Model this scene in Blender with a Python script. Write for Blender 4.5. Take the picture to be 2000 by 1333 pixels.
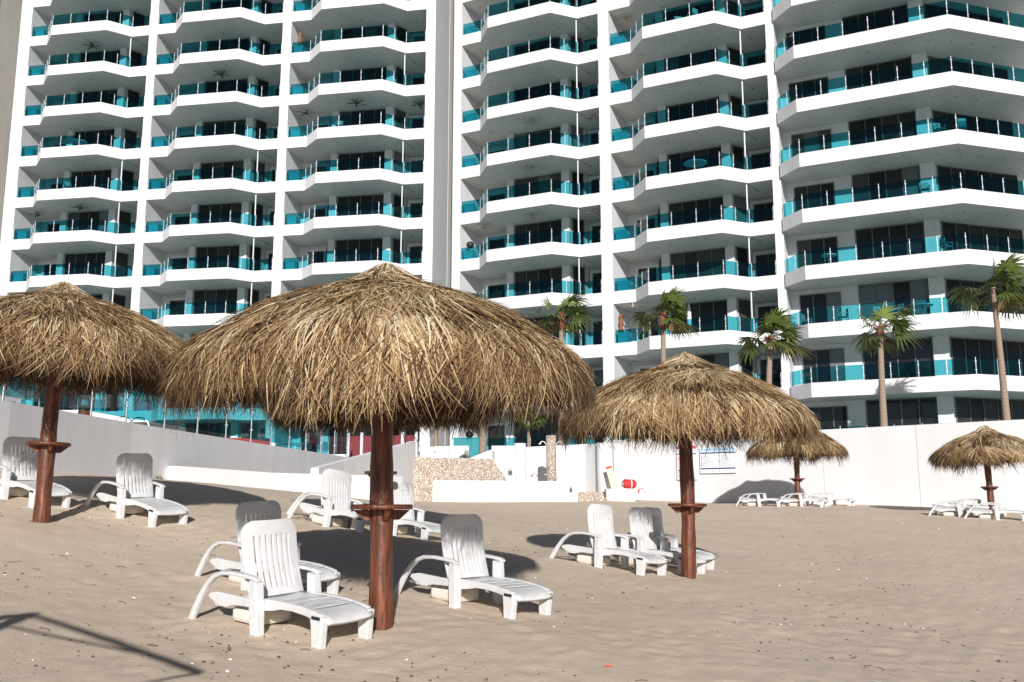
import bpy, math, random
import numpy as np
from mathutils import Vector, Matrix

for o in list(bpy.data.objects):
    bpy.data.objects.remove(o)
S = bpy.context.scene
COL = S.collection
rad = math.radians

# ------------------------------------------------------------------ camera
cd = bpy.data.cameras.new('camera')
cam = bpy.data.objects.new('camera', cd)
COL.objects.link(cam)
cam.location = (0, 0, 0)
cam.rotation_euler = (rad(90 + 9.6083), 0, 0)
cd.sensor_width = 36.0
cd.lens = 36.0 * 1869.41 / 2000.0
cd.clip_start = 0.1
cd.clip_end = 3000
S.camera = cam

# ------------------------------------------------------------------ light
SUN_EL, SUN_AZ = rad(19.4), rad(4.5)        # azimuth: to the right of straight behind the camera
to_sun = Vector((math.sin(SUN_AZ) * math.cos(SUN_EL), -math.cos(SUN_AZ) * math.cos(SUN_EL), math.sin(SUN_EL)))
world = bpy.data.worlds.new('World')
S.world = world
world.use_nodes = True
wn = world.node_tree
sky = wn.nodes.new('ShaderNodeTexSky')
sky.sky_type = 'NISHITA'
sky.sun_disc = False
sky.sun_elevation = SUN_EL
sky.sun_rotation = math.pi - SUN_AZ
sky.air_density = 0.6
sky.dust_density = 0.3
wn.nodes['Background'].inputs[1].default_value = 0.05
wn.links.new(sky.outputs[0], wn.nodes['Background'].inputs[0])
sl = bpy.data.lights.new('sun', 'SUN')
sl.energy = 5.0
sl.angle = rad(0.53)
sl.color = (1.0, 0.965, 0.92)
sun = bpy.data.objects.new('sun', sl)
COL.objects.link(sun)
sun.rotation_euler = to_sun.to_track_quat('Z', 'Y').to_euler()
sun.location = (20, -60, 40)
S.view_settings.view_transform = 'Standard'
S.view_settings.look = 'None'
S.view_settings.gamma = 1.0
S.view_settings.exposure = 0.15
S.render.engine = 'CYCLES'
S.cycles.transparent_max_bounces = 24
S.cycles.max_bounces = 8

# ------------------------------------------------------------------ helpers
def tag(o, label=None, cat=None, group=None, kind=None):
    if label: o['label'] = label
    if cat: o['category'] = cat
    if group: o['group'] = group
    if kind: o['kind'] = kind
    return o

def empty(name, loc=(0, 0, 0), rz=0.0, label=None, cat=None, group=None):
    o = bpy.data.objects.new(name, None)
    o.empty_display_size = 0.2
    COL.objects.link(o)
    o.location = loc
    o.rotation_euler = (0, 0, rz)
    return tag(o, label, cat, group)

class MB:
    """collects faces and builds one mesh object"""
    def __init__(s):
        s.v = []; s.f = []; s.m = []; s.sm = []
    def add(s, vs, fs, m=0, smooth=False):
        b = len(s.v)
        s.v.extend([tuple(p) for p in vs])
        for f in fs:
            s.f.append([i + b for i in f]); s.m.append(m); s.sm.append(smooth)
    def box(s, c, d, m=0, rz=0.0, M=None):
        x, y, z = d[0] / 2, d[1] / 2, d[2] / 2
        cs, sn = math.cos(rz), math.sin(rz)
        vs = []
        for dz in (-z, z):
            for dx, dy in ((-x, -y), (x, -y), (x, y), (-x, y)):
                p = (c[0] + dx * cs - dy * sn, c[1] + dx * sn + dy * cs, c[2] + dz)
                vs.append(M @ Vector(p) if M else p)
        s.add(vs, [(3, 2, 1, 0), (4, 5, 6, 7), (0, 1, 5, 4), (1, 2, 6, 5), (2, 3, 7, 6), (3, 0, 4, 7)], m)
    def prism(s, poly, z0, z1, m=0, mb=None):
        n = len(poly)
        a = sum(poly[i][0] * poly[(i + 1) % n][1] - poly[(i + 1) % n][0] * poly[i][1] for i in range(n))
        if a < 0: poly = poly[::-1]
        vs = [(p[0], p[1], z0) for p in poly] + [(p[0], p[1], z1) for p in poly]
        fs = [tuple(range(n - 1, -1, -1)), tuple(range(n, 2 * n))]
        fs += [(i, (i + 1) % n, n + (i + 1) % n, n + i) for i in range(n)]
        if mb is None: s.add(vs, fs, m)
        else: s.add(vs, fs[1:], m); s.add(vs[:n], fs[:1], mb)
    def plate(s, pts, y0, y1, m=0):
        """polygon in the x-z plane given thickness along y"""
        n = len(pts)
        a = sum(pts[i][0] * pts[(i + 1) % n][1] - pts[(i + 1) % n][0] * pts[i][1] for i in range(n))
        if a < 0: pts = pts[::-1]
        vs = [(p[0], y0, p[1]) for p in pts] + [(p[0], y1, p[1]) for p in pts]
        fs = [tuple(range(n)), tuple(range(2 * n - 1, n - 1, -1))]
        fs += [((i + 1) % n, i, n + i, n + (i + 1) % n) for i in range(n)]
        s.add(vs, fs, m)
    def tube(s, path, r, n=8, m=0, smooth=True, cap=True):
        path = [Vector(p) for p in path]
        if not hasattr(r, '__len__'): r = [r] * len(path)
        vs = []; up = Vector((0, 0, 1))
        for i, p in enumerate(path):
            t = (path[min(i + 1, len(path) - 1)] - path[max(i - 1, 0)]).normalized()
            a = t.cross(up) if abs(t.z) < 0.95 else t.cross(Vector((1, 0, 0)))
            a.normalize(); b = a.cross(t).normalized()
            for k in range(n):
                w = 2 * math.pi * k / n
                vs.append(p + (a * math.cos(w) + b * math.sin(w)) * r[i])
        fs = []
        for i in range(len(path) - 1):
            for k in range(n):
                k2 = (k + 1) % n
                fs.append((i * n + k, i * n + k2, (i + 1) * n + k2, (i + 1) * n + k))
        s.add(vs, fs, m, smooth)
        if cap:
            L = len(path) - 1
            s.add(vs[:n], [tuple(range(n - 1, -1, -1))], m)
            s.add(vs[L * n:], [tuple(range(n))], m)
    def lathe(s, prof, c=(0, 0, 0), n=20, m=0, smooth=True):
        vs = []
        for r, z in prof:
            for k in range(n):
                w = 2 * math.pi * k / n
                vs.append((c[0] + r * math.cos(w), c[1] + r * math.sin(w), c[2] + z))
        fs = []
        for i in range(len(prof) - 1):
            for k in range(n):
                k2 = (k + 1) % n
                fs.append((i * n + k, i * n + k2, (i + 1) * n + k2, (i + 1) * n + k))
        s.add(vs, fs, m, smooth)
    def sweep(s, path, w, h, m=0):
        """rectangular bar along a path in the x-z plane; w across y, h in the plane"""
        P = [Vector(p) for p in path]; vs = []
        for i, p in enumerate(P):
            t = (P[min(i + 1, len(P) - 1)] - P[max(i - 1, 0)]).normalized()
            nn = Vector((-t.z, 0, t.x))
            ww = w[i] if hasattr(w, '__len__') else w
            hh = h[i] if hasattr(h, '__len__') else h
            for a, b in ((-1, -1), (1, -1), (1, 1), (-1, 1)):
                vs.append(p + Vector((0, a * ww / 2, 0)) + nn * (b * hh / 2))
        fs = []
        for i in range(len(P) - 1):
            for k in range(4):
                k2 = (k + 1) % 4
                fs.append((i * 4 + k, i * 4 + k2, (i + 1) * 4 + k2, (i + 1) * 4 + k))
        fs += [(3, 2, 1, 0), tuple(len(P) * 4 - 4 + k for k in range(4))]
        s.add(vs, fs, m)
    def build(s, name, mats, parent=None, bevel=0.0, loc=None, rz=0.0):
        me = bpy.data.meshes.new(name)
        me.from_pydata(s.v, [], s.f)
        if not isinstance(mats, (list, tuple)): mats = [mats]
        for q in mats: me.materials.append(q)
        me.polygons.foreach_set('material_index', s.m)
        me.polygons.foreach_set('use_smooth', s.sm)
        me.update()
        o = bpy.data.objects.new(name, me)
        COL.objects.link(o)
        if parent: o.parent = parent
        if loc: o.location = loc
        o.rotation_euler = (0, 0, rz)
        if bevel:
            b = o.modifiers.new('bevel', 'BEVEL'); b.width = bevel; b.segments = 2; b.limit_method = 'ANGLE'; b.angle_limit = rad(40)
        return o

def children(o): return [c for c in bpy.data.objects if c.parent == o]
def copy_tree(o, parent=None):
    c = o.copy(); COL.objects.link(c)
    if parent: c.parent = parent
    for ch in children(o): copy_tree(ch, c)
    return c

# ------------------------------------------------------------------ materials
def mat(name, col=(.5, .5, .5), rough=.6, metal=0.0, spec=.5):
    m = bpy.data.materials.new(name); m.use_nodes = True
    b = m.node_tree.nodes['Principled BSDF']
    b.inputs['Base Color'].default_value = (*col, 1)
    b.inputs['Roughness'].default_value = rough
    b.inputs['Metallic'].default_value = metal
    b.inputs['Specular IOR Level'].default_value = spec
    return m
def N(m, t, **k):
    n = m.node_tree.nodes.new(t)
    for a, b in k.items():
        if a in n.inputs: n.inputs[a].default_value = b
        else: setattr(n, a, b)
    return n
def L(m, a, b): m.node_tree.links.new(a, b)
def bsdf(m): return m.node_tree.nodes['Principled BSDF']
def ramp(m, fac, stops):
    r = N(m, 'ShaderNodeValToRGB')
    e = r.color_ramp.elements
    while len(e) < len(stops): e.new(0.5)
    for i, (p, c) in enumerate(stops):
        e[i].position = p; e[i].color = (*c, 1) if len(c) == 3 else c
    L(m, fac, r.inputs[0]); return r
def noise(m, scale, detail=4, rough=.55, vec=None, dist=0.0):
    n = N(m, 'ShaderNodeTexNoise', Scale=scale, Detail=detail, Roughness=rough, Distortion=dist)
    if vec: L(m, vec, n.inputs['Vector'])
    return n
def coords(m, kind='Object', scale=None):
    t = N(m, 'ShaderNodeTexCoord')
    if scale is None: return t.outputs[kind]
    p = N(m, 'ShaderNodeMapping'); p.inputs['Scale'].default_value = scale
    L(m, t.outputs[kind], p.inputs['Vector']); return p.outputs[0]
def bump(m, h, strength=.3, dist=.01, prev=None):
    b = N(m, 'ShaderNodeBump', Strength=strength, Distance=dist)
    L(m, h, b.inputs['Height'])
    if prev: L(m, prev, b.inputs['Normal'])
    L(m, b.outputs[0], bsdf(m).inputs['Normal']); return b.outputs[0]

def painted(name, col, dirt, rough=.7, sc=.35, streak=.55):
    m = mat(name, col, rough)
    v = coords(m, 'Object', (sc, sc, sc * .35))
    n = noise(m, 1.6, 6, .6, v)
    r = ramp(m, n.outputs[0], [(.35, dirt), (.62, col)])
    st = noise(m, 2.0, 5, .65, coords(m, 'Object', (2.2, 2.2, .16)))
    rs = ramp(m, st.outputs[0], [(.30, (.80, .78, .75)), (.46, (1, 1, 1))])
    mm = N(m, 'ShaderNodeMix', data_type='RGBA', blend_type='MULTIPLY'); mm.inputs[0].default_value = streak
    L(m, r.outputs[0], mm.inputs[6]); L(m, rs.outputs[0], mm.inputs[7])
    L(m, mm.outputs[2], bsdf(m).inputs['Base Color'])
    n2 = noise(m, 40, 3, .6, coords(m, 'Object'))
    bump(m, n2.outputs[0], .15, .004)
    return m
WHITE = painted('white_paint', (.67, .672, .69), (.60, .60, .605))
BEIGE = painted('beige_plaster', (.76, .73, .68), (.68, .65, .60))
SOFFIT = painted('soffit_shade', (.56, .555, .52), (.50, .495, .465))  # slab undersides: white paint toned down so their shade comes out deeper
WALLW = painted('white_wall', (.70, .702, .715), (.66, .66, .665), .75, .5, .12)
GREYW = painted('weathered_wall', (.82, .82, .84), (.76, .76, .78), .8, 1.2, .2)

def glass_mat(name, tint, gloss=.06):
    m = bpy.data.materials.new(name); m.use_nodes = True
    t = m.node_tree; t.nodes.clear()
    out = t.nodes.new('ShaderNodeOutputMaterial')
    tr = t.nodes.new('ShaderNodeBsdfTransparent'); tr.inputs[0].default_value = (*tint, 1)
    oi = t.nodes.new('ShaderNodeObjectInfo'); cr = t.nodes.new('ShaderNodeValToRGB')
    cr.color_ramp.elements[0].color = (tint[0] * .86, tint[1] * .93, tint[2] * .93, 1); cr.color_ramp.elements[1].color = (tint[0] * 1.25, tint[1] * 1.05, tint[2] * 1.04, 1)
    t.links.new(oi.outputs['Random'], cr.inputs[0]); t.links.new(cr.outputs[0], tr.inputs[0])
    gl = t.nodes.new('ShaderNodeBsdfGlossy'); gl.inputs['Roughness'].default_value = .02
    gl.inputs['Color'].default_value = (.85, .92, .95, 1)
    fr = t.nodes.new('ShaderNodeFresnel'); fr.inputs[0].default_value = 1.38
    mx = t.nodes.new('ShaderNodeMixShader')
    ge = t.nodes.new('ShaderNodeNewGeometry'); ma = t.nodes.new('ShaderNodeMath'); ma.operation = 'MULTIPLY'
    inv = t.nodes.new('ShaderNodeMath'); inv.operation = 'SUBTRACT'; inv.inputs[0].default_value = 1
    t.links.new(ge.outputs['Backfacing'], inv.inputs[1])      # only the outer face of a pane mirrors
    t.links.new(fr.outputs[0], ma.inputs[0]); t.links.new(inv.outputs[0], ma.inputs[1])
    t.links.new(ma.outputs[0], mx.inputs[0]); t.links.new(tr.outputs[0], mx.inputs[1]); t.links.new(gl.outputs[0], mx.inputs[2])
    t.links.new(mx.outputs[0], out.inputs[0])
    return m
TEAL = glass_mat('teal_glass', (.275, .69, .75))      # two faces per pane, so the tint counts twice
STEEL = mat('brushed_steel', (.80, .80, .81), .32, .35)
ALU = mat('grey_aluminium', (.16, .155, .15), .45, .3)
def pane_mat(name, col, rough=.04):
    m = mat(name, col, rough, 0, .5)
    n = noise(m, .7, 2, .5, coords(m, 'Object'))
    bump(m, n.outputs[0], .05, .02)
    return m
PANES = [pane_mat('dark_pane', (.011, .012, .014)), pane_mat('dim_pane', (.028, .028, .030)),
         pane_mat('curtain_pane', (.055, .058, .055), .12), pane_mat('blind_pane', (.13, .15, .16), .2)]
DARK = mat('black_plastic', (.02, .02, .022), .5)
FANM = mat('dark_fan_metal', (.05, .045, .04), .5, .2)
FANW = mat('pale_fan_blade', (.42, .36, .28), .55)
GREYF = mat('grey_outdoor_furniture', (.32, .33, .33), .6)
WHITEF = mat('white_furniture', (.72, .72, .72), .55)
REDB = mat('red_fabric', (.55, .03, .03), .7); WINE = mat('dark_red_cushion', (.22, .03, .03), .8)
MAROON = mat('maroon_panel', (.16, .02, .025), .6)

PLASTIC = mat('white_resin', (.80, .80, .815), .38)
_n = noise(PLASTIC, 9, 4, .6, coords(PLASTIC, 'Object'))
_r = ramp(PLASTIC, _n.outputs[0], [(.3, (.57, .57, .57)), (.55, (.645, .65, .665))])
L(PLASTIC, _r.outputs[0], bsdf(PLASTIC).inputs['Base Color'])
CREAM = mat('cream_resin', (.70, .67, .61), .5)

# thatch: every straw has its own tone in the 'tone' attribute
THATCH = mat('dry_palm_thatch', (.4, .3, .18), .75, 0, .25)
_a = N(THATCH, 'ShaderNodeAttribute', attribute_name='tone')
_r = ramp(THATCH, _a.outputs['Fac'], [(0.0, (.050, .028, .015)), (.25, (.165, .088, .040)), (.5, (.385, .25, .125)), (.75, (.60, .455, .265)), (1.0, (.73, .645, .48))])
_n = noise(THATCH, 24, 3, .6, coords(THATCH, 'Object'))
_mx = N(THATCH, 'ShaderNodeMix', data_type='RGBA', blend_type='MULTIPLY')
_mx.inputs[0].default_value = .6
_r2 = ramp(THATCH, _n.outputs[0], [(.3, (.62, .58, .52)), (.65, (1, 1, 1))])
L(THATCH, _r.outputs[0], _mx.inputs[6]); L(THATCH, _r2.outputs[0], _mx.inputs[7])
L(THATCH, _mx.outputs[2], bsdf(THATCH).inputs['Base Color'])
LINER = mat('thatch_underside', (.05, .033, .018), .9, 0, .1)

WOOD = mat('varnished_red_wood', (.2, .05, .02), .46)
_v = coords(WOOD, 'Object', (9, 9, .9))
_n = noise(WOOD, 3.0, 6, .65, _v, .6)
_r = ramp(WOOD, _n.outputs[0], [(.28, (.022, .008, .005)), (.47, (.090, .025, .011)), (.66, (.215, .062, .022)), (.85, (.31, .11, .04))])
L(WOOD, _r.outputs[0], bsdf(WOOD).inputs['Base Color'])
_k = noise(WOOD, 5, 3, .5, coords(WOOD, 'Object', (3, 3, 1.2)))
_b = bump(WOOD, _n.outputs[0], .5, .012)
bump(WOOD, _k.outputs[0], .4, .03, _b)
RAFTER = mat('dark_rafter_wood', (.09, .04, .02), .7)

SAND = mat('beach_sand', (.45, .36, .28), .95, 0, .15)
_o = coords(SAND, 'Object')
_n1 = noise(SAND, .55, 5, .6, _o)
_n2 = noise(SAND, 7, 6, .7, _o)
_n3 = noise(SAND, 210, 4, .8, _o)
_r = ramp(SAND, _n1.outputs[0], [(.3, (.72, .59, .465)), (.7, (.79, .66, .525))])
_m1 = N(SAND, 'ShaderNodeMix', data_type='RGBA', blend_type='MULTIPLY'); _m1.inputs[0].default_value = .3
_r2 = ramp(SAND, _n2.outputs[0], [(.25, (.80, .79, .78)), (.6, (1, 1, 1))])
L(SAND, _r.outputs[0], _m1.inputs[6]); L(SAND, _r2.outputs[0], _m1.inputs[7])
_m2 = N(SAND, 'ShaderNodeMix', data_type='RGBA', blend_type='MULTIPLY'); _m2.inputs[0].default_value = .5
_r3 = ramp(SAND, _n3.outputs[0], [(.30, (.50, .47, .45)), (.47, (.95, .95, .95)), (.7, (1.0, 1.0, 1.0))])
L(SAND, _m1.outputs[2], _m2.inputs[6]); L(SAND, _r3.outputs[0], _m2.inputs[7])
L(SAND, _m2.outputs[2], bsdf(SAND).inputs['Base Color'])
_va = N(SAND, 'ShaderNodeTexVoronoi', Scale=2.4, feature='SMOOTH_F1'); L(SAND, _o, _va.inputs['Vector'])
_b1 = bump(SAND, _va.outputs['Distance'], .05, .04)
_nb = noise(SAND, 22, 7, .72, _o)
_b2 = bump(SAND, _nb.outputs[0], .7, .022, _b1)
bump(SAND, _n3.outputs[0], .5, .008, _b2)

STONE_SCALE = 13.0
STONE = mat('pebble_stone', (.4, .3, .22), .85)
_o = coords(STONE, 'Object')
_v = N(STONE, 'ShaderNodeTexVoronoi', Scale=STONE_SCALE); L(STONE, _o, _v.inputs['Vector'])
_ve = N(STONE, 'ShaderNodeTexVoronoi', Scale=STONE_SCALE, feature='DISTANCE_TO_EDGE'); L(STONE, _o, _ve.inputs['Vector'])
_sep = N(STONE, 'ShaderNodeSeparateColor'); L(STONE, _v.outputs['Color'], _sep.inputs[0])
_r = ramp(STONE, _sep.outputs[0], [(0, (.50, .39, .31)), (.35, (.67, .56, .47)), (.7, (.76, .67, .58)), (1, (.61, .50, .42))])
_e = ramp(STONE, _ve.outputs['Distance'], [(.0, (.45, .39, .34)), (.09, (1, 1, 1))])
_m1 = N(STONE, 'ShaderNodeMix', data_type='RGBA', blend_type='MULTIPLY'); _m1.inputs[0].default_value = 1
L(STONE, _r.outputs[0], _m1.inputs[6]); L(STONE, _e.outputs[0], _m1.inputs[7])
L(STONE, _m1.outputs[2], bsdf(STONE).inputs['Base Color'])
_p = ramp(STONE, _ve.outputs['Distance'], [(0, (0, 0, 0)), (.16, (1, 1, 1))])
bump(STONE, _p.outputs[0], .9, .04)

TRUNK = mat('palm_trunk', (.28, .21, .15), .9)
_w = N(TRUNK, 'ShaderNodeTexWave', Scale=5.0, Distortion=2.0, bands_direction='Z'); L(TRUNK, coords(TRUNK, 'Object'), _w.inputs['Vector'])
_r = ramp(TRUNK, _w.outputs[0], [(.1, (.21, .155, .115)), (.8, (.36, .28, .21))])
L(TRUNK, _r.outputs[0], bsdf(TRUNK).inputs['Base Color'])
bump(TRUNK, _w.outputs[0], .5, .03)
SHEATH = mat('palm_leaf_sheath', (.20, .055, .035), .85)
_n = noise(SHEATH, 8, 4, .6, coords(SHEATH, 'Object'))
_r = ramp(SHEATH, _n.outputs[0], [(.35, (.11, .035, .025)), (.65, (.30, .11, .06))])
L(SHEATH, _r.outputs[0], bsdf(SHEATH).inputs['Base Color'])
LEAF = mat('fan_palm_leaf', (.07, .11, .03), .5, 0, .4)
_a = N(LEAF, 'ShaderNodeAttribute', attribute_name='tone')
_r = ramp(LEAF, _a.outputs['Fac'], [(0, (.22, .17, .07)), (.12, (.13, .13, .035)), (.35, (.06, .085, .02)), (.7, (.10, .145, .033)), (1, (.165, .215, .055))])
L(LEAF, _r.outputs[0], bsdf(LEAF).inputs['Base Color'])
BUSH = mat('shrub_leaf', (.05, .08, .025), .6)

SEA = mat('sea_water', (.010, .045, .075), .12)
_n = noise(SEA, .8, 5, .6, coords(SEA, 'Object', (1, .4, 1))); bump(SEA, _n.outputs[0], .5, .3)
PAVE = painted('pale_paving', (.55, .52, .48), (.46, .43, .40), .8, 1.0)

# ------------------------------------------------------------------ sand
CP = [(-1.08,8.35,-1.04),(-5.9,12.52,-0.243),(2.44,13.56,-1.02),(-2.16,15.91,-0.53),(10.48,35.3,-0.08),(14.5,30.18,-0.34),(18.2,34,-0.33),(14.4,36.5,-0.1),(8.9,41.7,0),(5.75,44.8,0.15),(-3.2,40,0.06),(2.7,40,0.06),(-4.3,28.89,0.1),(-8.5,24.24,0.57),(-8.9,22.52,0.55),(-9.4,17.65,0.6),(2.0,22.42,-0.66),(0,0,-1.65),(-3.6,7.46,-0.95),(5,8.86,-1.42),(9,12.41,-1.42),(1.1,13.74,-0.87),(-5.6,13.52,-0.2),(-4.7,12.75,-0.42),(-3.3,15.25,-0.24),(-2.3,14.27,-0.43),(-6.3,19.71,0.38),(-.02,8.55,-1.073),(-2.74,8.49,-1.005),(-1.436,7.40,-1.107),(-3.2,10.28,-.83),(-1.97,9.12,-.903),(-1.17,9.8,-.96),(8,20.45,-0.95),(0,60,0.2),(-60,60,0.3),(60,60,0.2),(-60,20,0.6),(60,20,-0.6),(0,-15,-2.7),(-60,-15,-2.7),(60,-15,-2.7),(-4,0,-1.6),(5,1,-1.65),(-14,8.1,0.1),(0,30,-0.35)]
_C = np.array(CP, float); _n = len(_C)
def _phi(r): return np.where(r > 0, r * r * np.log(r + 1e-9), 0.0)
_A = np.zeros((_n + 3, _n + 3))
_A[:_n, :_n] = _phi(np.hypot(_C[:, None, 0] - _C[None, :, 0], _C[:, None, 1] - _C[None, :, 1])) + np.eye(_n) * 1.0
_A[:_n, _n] = 1; _A[:_n, _n + 1] = _C[:, 0]; _A[:_n, _n + 2] = _C[:, 1]; _A[_n:, :_n] = _A[:_n, _n:].T
_W = np.linalg.solve(_A, np.r_[_C[:, 2], 0, 0, 0])
def sand_z(x, y):
    x = np.clip(np.asarray(x, float), -60, 60); y = np.clip(np.asarray(y, float), -15, 60)
    r = np.hypot(x[..., None] - _C[:, 0], y[..., None] - _C[:, 1])
    return _phi(r) @ _W[:_n] + _W[_n] + _W[_n + 1] * x + _W[_n + 2] * y
def gz(x, y): return float(sand_z(x, y))

def lump(x, y, rs):
    z = np.zeros_like(x)
    for sc, amp, k in ((.9, .006, 10), (3.6, .0022, 18), (9, .0018, 22)):
        for _ in range(k):
            a = rs.uniform(0, 6.283); w = sc * rs.uniform(.6, 1.5) * 2.2
            z += amp / math.sqrt(k) * 1.6 * np.sin((x * math.cos(a) + y * math.sin(a)) * w + rs.uniform(0, 6.283))
    return z
def build_sand():
    rs = np.random.RandomState(4)
    ys = [-14.9, -8, -4, -1, 1.5, 3.5]
    y = 4.6
    while y < 62: ys.append(y); y *= 1.0085
    ys += [75, 110, 180, 300, 600]
    t = list(np.linspace(-1, 1, 461)); t = [-30, -8, -3, -1.6, -1.2] + t + [1.2, 1.6, 3, 8, 30]
    T, Y = np.meshgrid(np.array(t), np.array(ys))
    X = T * (0.60 * np.maximum(Y, 0) + 2.5)
    Z = sand_z(X, Y)
    fade = np.clip((62 - Y) / 30, 0, 1)
    Z += lump(X, Y, rs) * fade
    yarr = np.array(ys); tarr = np.array(t)
    def step(fx, fy, ang, sz, dep):
        i0, i1 = np.searchsorted(yarr, [fy - .5, fy + .5]); wd = .60 * fy + 2.5
        j0, j1 = np.searchsorted(tarr, [(fx - .6) / wd, (fx + .6) / wd])
        if i1 - i0 < 2 or j1 - j0 < 2: return
        dx = X[i0:i1, j0:j1] - fx; dy = Y[i0:i1, j0:j1] - fy
        u = (dx * math.cos(ang) + dy * math.sin(ang)) / (sz * 1.7); v = (-dx * math.sin(ang) + dy * math.cos(ang)) / sz
        q = u * u + v * v
        Z[i0:i1, j0:j1] += -dep * np.exp(-q * 1.3) + dep * .55 * np.exp(-(np.sqrt(q) - 1.5) ** 2 * 3)
    for _ in range(46):                     # walked trails
        x0, y0 = rs.uniform(-7, 9), rs.uniform(5, 30); a = rs.uniform(0, 6.283); n = rs.randint(8, 26)
        for k in range(n):
            a += rs.normal(0, .12); x0 += .62 * math.cos(a); y0 += .62 * math.sin(a); sd = .11 * (1 if k % 2 else -1)
            step(x0 - sd * math.sin(a), y0 + sd * math.cos(a), a + rs.normal(0, .2), rs.uniform(.07, .10), rs.uniform(.005, .012))
    for cx, cy in ((-1.9, 8.4), (-2.3, 9.9), (-.5, 9.5), (-2.9, 15), (-5.3, 13.4), (1.6, 14), (2.2, 14.6), (-1.1, 8.2), (3, 9), (5, 11), (10, 34), (14, 29)):
        for k in range(26): step(cx + rs.normal(0, .9), cy + rs.normal(0, .8), rs.uniform(0, 6.28), rs.uniform(.07, .11), rs.uniform(.005, .012))
    h, w = X.shape
    idx = np.arange(h * w).reshape(h, w)
    F = np.stack([idx[:-1, :-1], idx[:-1, 1:], idx[1:, 1:], idx[1:, :-1]], -1).reshape(-1, 4)
    me = bpy.data.meshes.new('sand')
    me.from_pydata(np.stack([X, Y, Z], -1).reshape(-1, 3).tolist(), [], F.tolist())
    me.materials.append(SAND)
    me.polygons.foreach_set('use_smooth', [True] * len(me.polygons))
    o = bpy.data.objects.new('sand', me); COL.objects.link(o)
    tag(o, kind='structure')
build_sand()
b = MB(); b.add([(-1500, -2500, -2.45), (1500, -2500, -2.45), (1500, -9, -2.45), (-1500, -9, -2.45)], [(0, 1, 2, 3)])
tag(b.build('sea', SEA), kind='structure')

# ------------------------------------------------------------------ apartment towers
ZA, FH, RISE = 37.55, 3.5, .85
CEIL = FH - RISE                      # 2.65 m clear
def rowz(k): return ZA - FH * k       # underside of the slab of row k

def rail_post(b, x, y, z):
    b.box((x, y, z + .47), (.034, .034, .94), 1)
    b.box((x, y, z + .25), (.10, .05, .035), 1); b.box((x, y, z + .72), (.10, .05, .035), 1)
def railing(name, line, splits, z, parent):
    """glass panes and posts along a polyline; splits = panes per segment"""
    b = MB()
    pts = []
    for i, n in enumerate(splits):
        p, q = Vector(line[i]), Vector(line[i + 1])
        d = (q - p).normalized(); rz = math.atan2(d.y, d.x); seg = (q - p).length / n
        for k in range(n):
            a = p + d * seg * k; c = p + d * (seg * k + seg / 2)
            b.box((c.x, c.y, z + .47), (seg - .05, .012, .86), 0, rz)
            pts.append(a)
    pts.append(Vector(line[-1]))
    for p in pts: rail_post(b, p.x, p.y, z)
    return b.build(name, [TEAL, STEEL], parent)

def window(name, p, q, z0, z1, n, parent, rnd, surround=False, proud=.05):
    """glazed unit standing on the wall line p-q (facade-local, outside is on the right of p->q seen from above: -normal)"""
    p, q = Vector(p), Vector(q)
    d = (q - p); ln = d.length; d.normalize(); nrm = Vector((d.y, -d.x)); rz = math.atan2(d.y, d.x)
    b = MB(); f = .055
    def at(s, out): c = p + d * s + nrm * out; return c.x, c.y
    zc = (z0 + z1) / 2; w = ln / n
    base = rnd.choice([0, 0, 1, 1, 2, 2])
    for k in range(n):
        c = at(w * (k + .5), .02)
        mi = 1 + (rnd.choice([0, 0, 1, 2, 3, 2]) if base == 2 else rnd.choice([0, 0, 1, base]))
        b.box((c[0], c[1], zc), (w - .02, .02, z1 - z0 - .02), mi, rz)
    for k in range(n + 1):
        s = min(max(w * k, f / 2), ln - f / 2); c = at(s, .05)
        b.box((c[0], c[1], zc), (f, .06, z1 - z0), 0, rz)
    for zz in (z0 + f / 2, z1 - f / 2):
        c = at(ln / 2, .048); b.box((c[0], c[1], zz), (ln - .002, .056, f), 0, rz)
    o = b.build(name, [ALU] + PANES, parent)
    if surround:
        b = MB()
        for s in (-.09, ln + .09):
            c = at(s, .085); b.box((c[0], c[1], (z0 + z1 + .2) / 2), (.18, .17, z1 - z0 + .2), 0, rz)
        c = at(ln / 2, .083); b.box((c[0], c[1], z1 + .1), (ln, .166, .2), 0, rz)
        b.build('surround', WHITE, o)
    return o

def bay_walls(b, u, s, z0, z1):
    X = lambda v: u + v * s
    b.prism([(X(-.01), 3.3), (X(2.32), 3.25), (X(2.90), 2.02), (X(2.90), 1.7), (X(3.45), 1.7), (X(3.45), 2.0), (X(7.27), 2.0),
             (X(7.27), 1.66), (X(7.86), 1.66), (X(7.86), 2.1), (X(8.45), 3.0), (X(8.62), 3.6), (X(10.87), 3.62), (X(10.87), 6), (X(-.01), 6)], z0, z1)

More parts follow.
